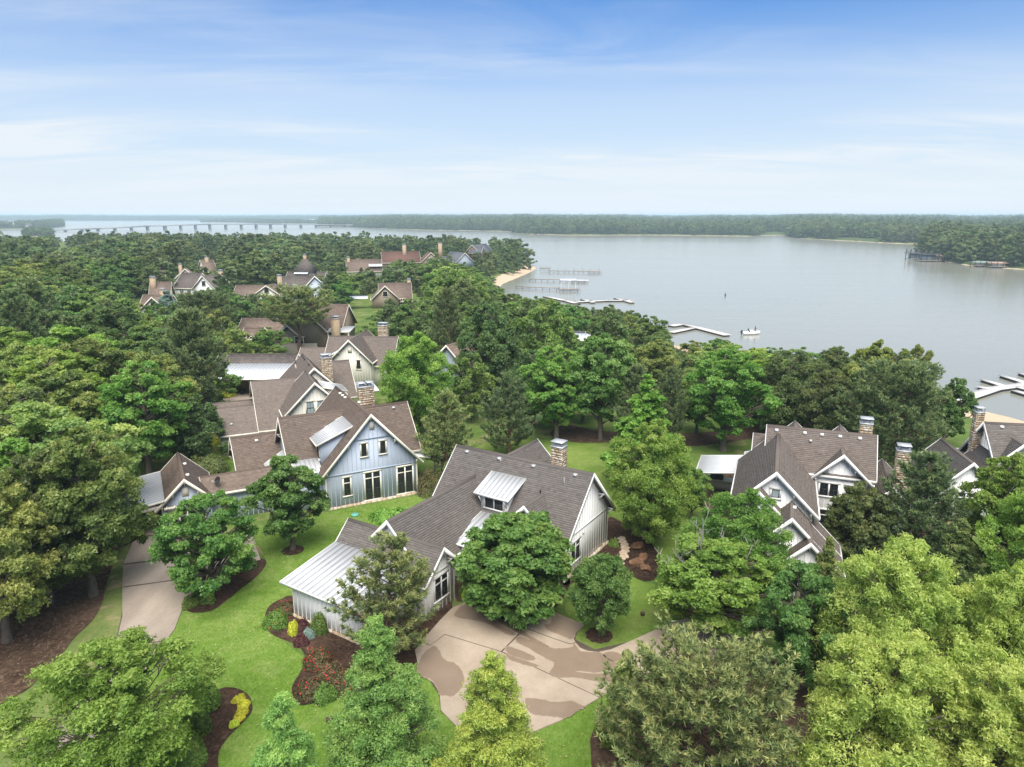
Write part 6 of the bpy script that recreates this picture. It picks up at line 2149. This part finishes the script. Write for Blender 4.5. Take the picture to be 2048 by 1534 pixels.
# ------------------------------------------------------------------ trees that can be told apart
T = tree
T("maple", 1030, 1228, 1030, 116, "round dense green maple in front of the white house, over the front bed")
T("pine", 776, 1318, 1076, 128, "loose pine with visible branches in front of the metal-roofed garage", seed=1)
T("cypress", 772, 1600, 1226, 140, "tall pointed soft green cypress, left of the two in front of the drive", seed=1)
T("cypress_y", 985, 1640, 1296, 138, "yellow-green pointed cypress, right of the two in front of the drive", seed=3)
T("cypress", 590, 1760, 1380, 124, "small pale cypress whose tip rises from the bright lawn at the bottom edge", seed=3)
T("lightoak", 262, 1580, 1274, 178, "broad light green elm at the lower left, over the old driveway", seed=1)
T("crepe", 425, 1186, 986, 108, "wide layered maple in the mulch bed beside the old driveway")
T("redoak", 586, 1100, 914, 74, "young oval oak in a mulch ring before the pale blue house")
T("oak", 187, 1192, 862, 128, "big oak nearest the old driveway at the edge of the wood", seed=1)
T("oak", 14, 1284, 948, 132, "big oak at the left edge with its pale trunk foot in the leaf litter", seed=2)
T("darkoak", 104, 1206, 900, 110, "dark oak between the two big oaks in the leaf litter", seed=1)
T("oak", 120, 1110, 800, 170, "broad olive oak crown rising over the big oaks at the left", seed=3)
T("oak", 205, 1040, 835, 78, "olive oak overhanging the metal carport roof", seed=1)
T("oak2", 300, 955, 722, 95, "bright green oak left of the low cream wing", seed=1)
T("tallpine", 385, 860, 622, 88, "tall dark pine left of the white metal porch roof", seed=1)
T("middark", 400, 925, 790, 60, "dark layered tree behind the blue garage")
T("midgreen", 425, 830, 722, 55, "grey-green tree in front of the tall dark pine")
T("sweetgum", 1285, 975, 742, 84, "bright lime green pointed sweetgum on the back lawn", seed=1)
T("lightoak", 1297, 1088, 838, 94, "fresh green oak against the gable of the white house, before the lime sweetgum", seed=2)
T("ball", 1198, 1274, 1106, 66, "egg-shaped holly in a mulch ring on the drive island")
DEAD_OAK = T("oak2", 1430, 1290, 1082, 130, "fresh green oak with bare grey dead branches sticking out", seed=2)
T("lightoak", 1472, 1218, 972, 104, "loose green elm in front of the left gable of the two-storey white house", seed=3)
T("redoak", 1380, 1200, 1090, 52, "dark green tree at the left of the dead-branched oak", seed=2)
T("cedar", 1640, 1255, 1066, 46, "slim dark cedar at the corner of the two-storey white house's front wing", seed=1)
T("densepine", 1385, 1640, 1312, 212, "dense broad pine at the bottom centre right", seed=1)
T("cedar", 1245, 1500, 1292, 62, "yellow-green cedar left of the dense broad pine", seed=2, leafm="l_shrub")
T("willow", 1770, 1480, 1078, 170, "yellow-green willow with the highest crown before the two-storey house", seed=1)
T("willow", 1985, 1520, 1128, 150, "yellow-green willow at the right edge", seed=2)
T("willow", 1740, 1660, 1270, 190, "broad yellow-green willow lowest at the right, beside the dense pine", seed=3)
T("willow", 1960, 1720, 1340, 190, "yellow-green willow in the lower right corner", seed=1)
T("redoak", 1585, 1400, 1130, 92, "shaded green oak between the dead-branched oak and the willows", seed=3)
T("tallpine", 1832, 1165, 910, 100, "grey-green pine right of the two-storey white house's chimney", seed=2)
T("maple", 1712, 1142, 968, 66, "dark rounded tree before the front gable of the two-storey white house", leafm="l_dark")
T("cedar", 1898, 1215, 1030, 62, "olive cedar behind the willows", seed=1)
T("oak2", 1985, 1180, 905, 92, "green oak before the house at the right edge", seed=1)
T("lightoak", 2060, 1250, 960, 100, "fresh green elm cut by the right edge", seed=1)
T("densepine", 1765, 935, 735, 108, "broad dark pine behind the two-storey white house", seed=2, leafm="l_pine_d")
T("redoak", 1882, 900, 756, 40, "leaning oak with a thin bent top in front of the floating dock", seed=2, lean=(0.0, 0.26), rot=0.6)
T("darkoak", 1655, 905, 735, 70, "dark oak left of the broad dark pine", seed=2)
T("oak", 1735, 880, 680, 72, "oak whose top stands against the lake behind the broad dark pine", seed=2)
T("oak", 1818, 880, 692, 48, "oak right of the broad dark pine with a clump hanging to the right", seed=3)
T("pine", 893, 962, 782, 70, "light olive pine left behind the white house roof", seed=2)
T("pine", 1018, 915, 752, 72, "dark flat-branched pine behind the white house roof", seed=3, leafm="l_pine_d")
T("lightoak", 838, 868, 660, 82, "big soft green oak right of the cream gabled house", seed=3)
T("oak2", 1112, 878, 690, 74, "tall green oak with a bare lower trunk on the back lawn", seed=3)
T("redoak", 1200, 880, 668, 72, "green oak right of the bare-trunked oak", seed=1)
T("darkoak", 975, 815, 600, 80, "tall dark green oak before the grey-blue hidden house", seed=1)
T("midgreen", 1090, 800, 598, 66, "bright green oak crown at the head of the back lawn")
T("tallpine", 1262, 900, 730, 52, "brownish pine standing behind the lime green sweetgum", seed=1)
T("tallpine", 1338, 895, 738, 46, "dull olive pine right of the lime green sweetgum", seed=2)
T("oak2", 1446, 902, 690, 88, "light green oak with a slanting trunk on the lawn left of the white patio roof", seed=1)
T("darkoak", 1565, 880, 700, 74, "dark green oak behind the roof ridge of the two-storey house", seed=2)
T("tallpine", 902, 760, 578, 48, "tall brown-green pine before the bay", seed=1)
T("densepine", 420, 690, 590, 0.001 + 60, "dark spreading pine over the low tan-roofed wing", seed=1, leafm="l_pine_d")
T("flatpine", 600, 708, 584, 76, "spreading flat-topped pine in front of the tan gabled house", seed=2)
T("midgreen", 540, 720, 655, 44, "round bright green tree before the tan gabled house", leafm="l_maple")
T("cedar", 340, 660, 578, 40, "blue-green spruce below the far small cream gable", seed=1, leafm="l_blue")
T("cedar", 310, 690, 618, 30, "layered green deodar left of the tall dark pine", seed=2, leafm="l_bright")
T("midpine", 668, 612, 545, 34, "dark round pine beside the far pale blue house", leafm="l_pine_d")
T("redoak", 1382, 1040, 935, 34, "dark upright evergreen beside the outdoor kitchen", seed=3, leafm="l_maple")
T("darkoak", 1020, 660, 585, 44, "pointed dark tree just before the bay beach", seed=1)
T("cedar", 1050, 655, 592, 28, "dark cedar beside the pointed tree before the bay", seed=1)

T("midgreen", 945, 846, 705, 44, "small green oak between the two pines behind the white house and the big soft oak", seed=2)
T("darkoak", 1062, 850, 694, 54, "dark oak close behind the dark flat-branched pine", seed=1)
T("redoak", 1392, 868, 735, 46, "dull green oak left of the slanting-trunk oak", seed=2)
T("midgreen", 1165, 842, 700, 48, "fresh oak crown between the bare-trunked oak and the mulch behind it", seed=1)

# bare dead limbs of the oak and one snag in the lakeside wood
def dead_paths(base, tip, seed, r=0.1):
    g = np.random.default_rng(seed)
    st = limb(base, tip, r, 0.02, g, 9, 0.035)
    P = [st]
    for k in (3, 4, 5, 6, 7):
        up = np.array([g.normal(0, 0.5), g.normal(0, 0.35), g.uniform(0.7, 1.3)]) * g.uniform(0.7, 1.25)
        br = limb(st[0][k], st[0][k] + up, r * 0.5 * (1 - k / 11), 0.012, g, 6, 0.07)
        P.append(br)
        for j in (3, 4):
            P.append(limb(br[0][j], br[0][j] + np.array([g.normal(0, 0.28), g.normal(0, 0.2), g.uniform(0.2, 0.5)]), 0.022, 0.008, g, 4, 0.06))
    return P


from mathutils import Matrix
P = []
for i, (px, py, q, tx, ty, lift) in enumerate([(1395, 1262, 0, 1345, 1096, 0.45), (1400, 1262, 0.2, 1404, 1032, 0.4), (1420, 1262, 0, 1448, 1062, 0.42), (1450, 1262, 0, 1505, 1090, 0.5), (1405, 1262, 0, 1325, 1120, 0.5)]):
    bx_, by_, bz_ = ground(px, py)
    by_ -= 0.6
    tipz = zat(by_, ty)
    d_ = by_ * CP - (tipz - CAMH) * SP
    tip = np.array([(tx - 1024) / F * d_, by_ - q, tipz])
    P += dead_paths(np.array([bx_, by_ + 0.4, tipz * lift]), tip, 30 + i, 0.085)
v, f = tubes(P, 5)
dl = link("dead_limb", np_mesh("dead_limb", v, f, M["dead_wood"], None, True), DEAD_OAK)
sc_ = DEAD_OAK.scale
dl.matrix_parent_inverse = (Matrix.Translation(DEAD_OAK.location) @ DEAD_OAK.rotation_euler.to_matrix().to_4x4() @ Matrix.Diagonal((sc_[0], sc_[1], sc_[2], 1))).inverted()
dl["label"] = "bare grey dead branches above the green crown"
x, y, z = ground(1342, 800)
v, f = tubes(dead_paths((0, 0, -0.3), (0.3, 0, zat(y, 690) - z), 5, 0.14), 5)
o = link("dead_tree", np_mesh("dead_tree", v, f, M["dead_wood"], None, True))
o.location = (x, y, z)
tag(o, "thin pale dead snag in the lakeside wood", "tree")

# ------------------------------------------------------------------ shrubs
S = shrub
S("shrub", 408, 1200, 27, 0.85, "clipped long green shrub by the old driveway bed", "l_shrub", n=5000, leaf=0.05, wide=0.8, rz=1.0)
S("shrub", 381, 1212, 16, 0.7, "round clipped shrub at the tip of the old driveway bed", "l_shrub", n=2600, leaf=0.05, seed=1)
S("shrub", 480, 1135, 30, 1.0, "dark green shrub under the wide layered maple", "l_dark", n=4000, leaf=0.07, seed=2)
for i, (px, py, hf, hg, lm, lab, fl, nm) in enumerate([
        (553, 1250, 24, 0.9, "l_shrub", "green rounded shrub with red buds at the left tip of the garage bed", 14, "flower_shrub"),
        (575, 1222, 22, 0.6, "l_red", "reddish low shrub against the garage corner", 20, "flower_shrub"),
        (587, 1268, 10, 0.8, "l_yellow", "small upright bright shrub in the middle of the garage bed", 0, "shrub"),
        (606, 1262, 11, 0.75, "l_burgundy", "dark burgundy shrub before the garage wall", 0, "shrub"),
        (617, 1276, 12, 0.6, "l_blue", "spiky blue-grey plant before the garage wall", 0, "shrub"),
        (603, 1288, 14, 0.6, "l_burgundy", "brown-red shrub at the bed edge below the burgundy one", 0, "shrub"),
        (640, 1265, 16, 1.3, "l_shrub", "tall rounded olive shrub at the garage wall", 0, "shrub"),
        (638, 1330, 28, 1.0, "l_red", "rose bush with most red blooms, upper of the row by the curved lawn", 60, "rose_bush"),
        (622, 1388, 27, 0.9, "l_red", "rose bush at the lowest corner of the curved bed", 30, "rose_bush"),
        (660, 1360, 26, 0.95, "l_red", "rose bush with scattered blooms in the middle of the row", 34, "rose_bush"),
        (650, 1398, 22, 0.8, "l_shrub", "green bush between the lower rose bushes", 6, "rose_bush"),
        (690, 1375, 24, 0.9, "l_red", "rose bush under the loose pine", 30, "rose_bush")]):
    S(nm, px, py, hf, hg, lab, lm, None, 10 + i, fl, 0.055, 3200)
for i, (px, py, hf, lab) in enumerate([(926, 1190, 9, "clipped ball at the far left of the front bed by the garage wall"), (934, 1196, 10, "bright clipped ball at the left end of the front bed"), (958, 1202, 9, "clipped ball above the large rock of the front bed"), (1003, 1224, 13, "brightest clipped ball in the front bed under the round maple"),
                                       (1022, 1235, 13, "clipped ball left of the lowest one by the drive edge"), (1036, 1238, 14, "lowest clipped ball beside the drive joint"), (1060, 1226, 13, "clipped ball right of the drive joint"), (985, 1214, 10, "dark clipped ball between rocks of the front bed"), (1085, 1212, 14, "clipped ball at the right end of the front bed")]):
    S("clipped_ball", px, py, hf, 0.62, lab, "l_yellow" if i in (1, 3) else "l_shrub", "clipped balls in the front bed", 40 + i, None, 0.045, 1500)
for i, (px, py, hf, w) in enumerate([(479, 1402, 13, 1.0), (489, 1412, 12, 1.0), (485, 1428, 12, 1.0), (478, 1440, 11, 1.0), (468, 1452, 9, 1.0)]):
    S("groundcover", px, py, hf, 0.28, ["topmost yellow-green groundcover cushion in the lower left bed", "second yellow-green groundcover cushion from the top, at the bed's rim", "middle yellow-green groundcover cushion in the lower left bed", "fourth yellow-green groundcover cushion, above the last small one", "lowest and smallest yellow-green groundcover cushion in the lower left bed"][i],
      "l_yellow", "yellow-green groundcover in the lower left bed", 60 + i, None, 0.05, 1500, cat="plant")
S("shrub", 405, 1418, 30, 1.6, "bright green shrub at the top of the lower left bed", "l_light", n=6000, leaf=0.07, seed=70)
S("shrub", 385, 1462, 32, 1.5, "dark glossy shrub in the lower left bed", "l_maple", n=6000, leaf=0.07, seed=71)
S("shrub", 375, 1520, 36, 1.2, "green shrub at the bottom edge of the lower left bed", "l_shrub", n=6000, leaf=0.07, seed=72)
S("shrub", 1192, 1148, 22, 1.3, "dark shrub at the foot of the white gable behind the egg-shaped holly", "l_dark", n=3200, leaf=0.08, seed=73)
S("shrub", 1228, 1092, 10, 0.6, "small green shrub at the head of the flagstone path", "l_shrub", n=1400, leaf=0.06, seed=74)
S("shrub", 782, 1038, 36, 0.8, "leafy hosta bed between the blue gable and the white house", "l_light", n=3800, leaf=0.12, seed=75, wide=1.1)
S("shrub", 858, 985, 30, 2.3, "russet loose shrub at the right corner of the blue gable", "l_red", n=2200, leaf=0.07, seed=76)
S("shrub", 500, 1020, 26, 1.4, "dark shrub behind the wide layered maple at the blue wall", "l_dark", n=2600, leaf=0.08, seed=77)
S("shrub", 445, 792, 24, 1.1, "yellow-green shrub by the cream house's forecourt", "l_yellow", n=2600, leaf=0.09, seed=78)
S("hedge", 480, 882, 62, 0.9, "bright hedge strip between the cream house and the blue house", "l_yellow", n=5000, leaf=0.09, seed=79, wide=1.0, cat="hedge")
S("hedge", 415, 950, 42, 1.9, "dark hedge behind the blue garage", "l_dark", n=5000, leaf=0.1, seed=80, cat="hedge")
S("shrub", 430, 942, 20, 0.8, "lime shrub peeping over the blue garage roof", "l_yellow", n=1800, leaf=0.08, seed=81)
S("shrub", 1395, 1000, 16, 2.3, "upright dark shrub beside the steel grill", "l_maple", n=2600, leaf=0.09, seed=82)

# ------------------------------------------------------------------ the woods: single trees placed over the land, the farthest as one mass
random.seed(11)
rg = np.random.default_rng(77)
# places in the photograph that trees must not cover: (x0, x1, lowest row that has to stay free)
KEEP = [(255, 345, 600), (345, 420, 572), (395, 426, 530), (466, 566, 584), (566, 655, 600), (585, 640, 545), (690, 765, 535), (760, 850, 518), (745, 830, 596), (900, 940, 524),
        (940, 976, 500), (985, 1075, 558), (1000, 1130, 592), (1130, 1270, 606), (1335, 1525, 676), (560, 700, 690), (640, 775, 752), (455, 600, 800), (0, 135, 470), (135, 740, 464), (740, 1060, 470), (895, 950, 730), (705, 760, 610),
        (690, 735, 645), (110, 132, 492), (1500, 2048, 690), (1860, 2048, 850)]
# ground that stays open: circles (x, y, r) in metres round houses and lawns
OPEN = [(64, 100, 12), (73, 97, 13), (84, 95, 15), (55, 104, 8), (3, 52, 17), (-9, 40, 14), (-12, 60, 12), (-24, 58, 12), (-24, 78, 11), (-36, 100, 12), (-24, 102, 9), (-38, 136, 12), (27, 48, 13), (43, 56, 10), (15, 62, 9), (8, 64, 12), (-15, 30, 14), (-32, 80, 8)]
for o in bpy.data.objects:
    if o.parent is None and o.get("category") == "house" and o.location.y > 100:
        OPEN.append((o.location.x + 6, o.location.y, 10.0))


def blocked(x, y, z, Hh, R):
    top = proj((x, y, z + Hh))
    bot = proj((x, y, z))
    d = y * CP - (z - CAMH) * SP
    half = R * F / d * 0.8
    for x0, x1, row in KEEP:
        if top[0] + half > x0 and top[0] - half < x1 and top[1] < row and bot[1] > row - 4:
            return True
    return False


cand = []
n_try = 0
cells = {}


def free(x, y, gap):
    ci, cj = int(x // 12), int(y // 12)
    for i in range(ci - 1, ci + 2):
        for j in range(cj - 1, cj + 2):
            for (a, b_) in cells.get((i, j), ()):
                if (a - x) ** 2 + (b_ - y) ** 2 < gap * gap:
                    return False
    return True


for (x, y, r) in TREE_SPOTS:
    cells.setdefault((int(x // 12), int(y // 12)), []).append((x, y))
XY = np.stack([rg.uniform(-560, 130, 60000), 38 + 700 * rg.uniform(0, 1, 60000) ** 1.35], 1)
XY = XY[(np.abs(XY[:, 0]) < XY[:, 1] * 0.80 + 8)]
SD = shore_dist(XY[:, 0], XY[:, 1])
HZ = hz(XY[:, 0], XY[:, 1])
for (x, y), sd_, z in zip(XY, SD, HZ):
    if sd_ < (5 if x > -12 else 9):
        continue
    if any((x - a) ** 2 + (y - b_) ** 2 < r * r for a, b_, r in OPEN):
        continue
    # the near side keeps only what the picture shows: the wood at the left and the belt along the lake
    leftwood = x < -0.42 * y - 2.0
    belt = (y > 66 and sd_ < 44) or (y > 73 and sd_ < 58 and x > -14)
    if y < 105 and not (leftwood or belt):
        continue
    if y < 62 and not leftwood:
        continue
    if y > 62 and proj((x, y, z + 5))[0] > 1862 and x > 30:
        continue        # the beach at the right stays open
    gap = 4.8 + y * 0.015
    if not free(x, y, gap):
        continue
    Hh = rg.uniform(7.0, 15.0) if y > 75 else rg.uniform(9, 12.5)
    if 250 < y:
        Hh *= 0.95
    R = Hh * rg.uniform(0.38, 0.52) * (1.0 + min(0.2, max(0.0, (y - 120) / 600)))
    ok = False
    for sc in (1.0, 0.78, 0.6, 0.42):
        if not blocked(x, y, z, Hh * sc, R * sc):
            ok = True
            Hh, R = Hh * sc, R * max(sc, 0.6)
            break
    if not ok or Hh < 4:
        continue
    cells.setdefault((int(x // 12), int(y // 12)), []).append((x, y))
    cand.append((y, x, float(z), Hh, R, leftwood, belt))
cand.sort()
KW = {"oak": ("olive green oak", "olive oaks"), "green": ("fresh green oak", "fresh green oaks"), "dark": ("dark green oak", "dark oaks"), "pine": ("dark pine", "pines")}
PLACES = {
    "L0": ("in the left wood close behind the big oaks of the old driveway", "in the front of the left wood"),
    "L1": ("in the middle of the left wood, level with the cream house", "in the middle of the left wood"),
    "L2": ("at the back of the left wood, left of the far houses", "at the back of the left wood"),
    "B0": ("in the lakeside belt behind the two-storey white house", "in the belt behind the two-storey house"),
    "B1": ("in the lakeside belt before the forked floating dock", "in the belt before the forked dock"),
    "B2": ("in the lakeside belt before the bay with the timber piers", "in the belt before the bay"),
    "V0": ("between the cream houses and the far house cluster", "before the far houses"),
    "V1": ("beside the far houses of the village", "among the far houses"),
    "V2": ("beyond the far houses towards the bridge", "beyond the far houses"),
}


def place_of(px, y, lw, bt):
    if lw:
        return "L0" if y < 80 else ("L1" if y < 125 else "L2")
    if bt and px > 1000:
        return "B0" if px > 1520 else ("B1" if px > 1300 else "B2")
    return "V0" if y < 150 else ("V1" if y < 270 else "V2")


NEARK = {"oak": ("oak", 3), "green": ("oak2", 3), "dark": ("darkoak", 2), "pine": ("tallpine", 2)}
MIDK = {"oak": ("midoak", 3), "green": ("midgreen", 2), "dark": ("middark", 2), "pine": ("midpine", 3)}
far_pts, far_s, far_pick = [], [], []
N_ONE = 235
for i, (y, x, z, Hh, R, lw, bt) in enumerate(cand):
    px = proj((x, y, z + Hh * 0.6))
    vis = -160 < px[0] < 2210
    if i < N_ONE or (bt and y < 300 and vis):
        kind = rg.choice(["oak", "green", "dark", "pine"], p=[0.4, 0.22, 0.22, 0.16] if lw else ([0.3, 0.27, 0.3, 0.13] if bt else [0.3, 0.22, 0.26, 0.22]))
        pl = PLACES[place_of(px[0], y, lw, bt)]
        lab, grp = KW[kind][0] + " " + pl[0], KW[kind][1] + " " + pl[1]
        kk, ns = (NEARK if y < 100 else MIDK)[kind]
        if kind == "pine":
            R *= 0.8
        tree_at(kk, x, y, z, Hh, R, lab, grp, 1 + int(rg.integers(ns)))
    else:
        far_pts.append((x, y, z - 0.4))
        far_s.append(Hh / 11.6)
        pn = rg.uniform() < 0.2
        far_pick.append(rg.choice([2, 4]) if pn else rg.choice([0, 1, 3]))
print("TREES", len(cand), "far", len(far_pts))
woods("woodland", np.array(far_pts), np.array(far_s), rg, pick=np.array(far_pick), wide=1.38)
# undergrowth under the belt and the wood: one mass of low leaves
ug = []
for (y, x, z, Hh, R, lw, bt) in cand[:420]:
    for _ in range(3):
        a, q = rg.uniform(0, 6.28), rg.uniform(0.3, 1.2) * R
        ug.append((x + q * math.cos(a), y + q * math.sin(a), z - 0.2))
woods("undergrowth", np.array(ug), rg.uniform(0.12, 0.22, len(ug)), rg)
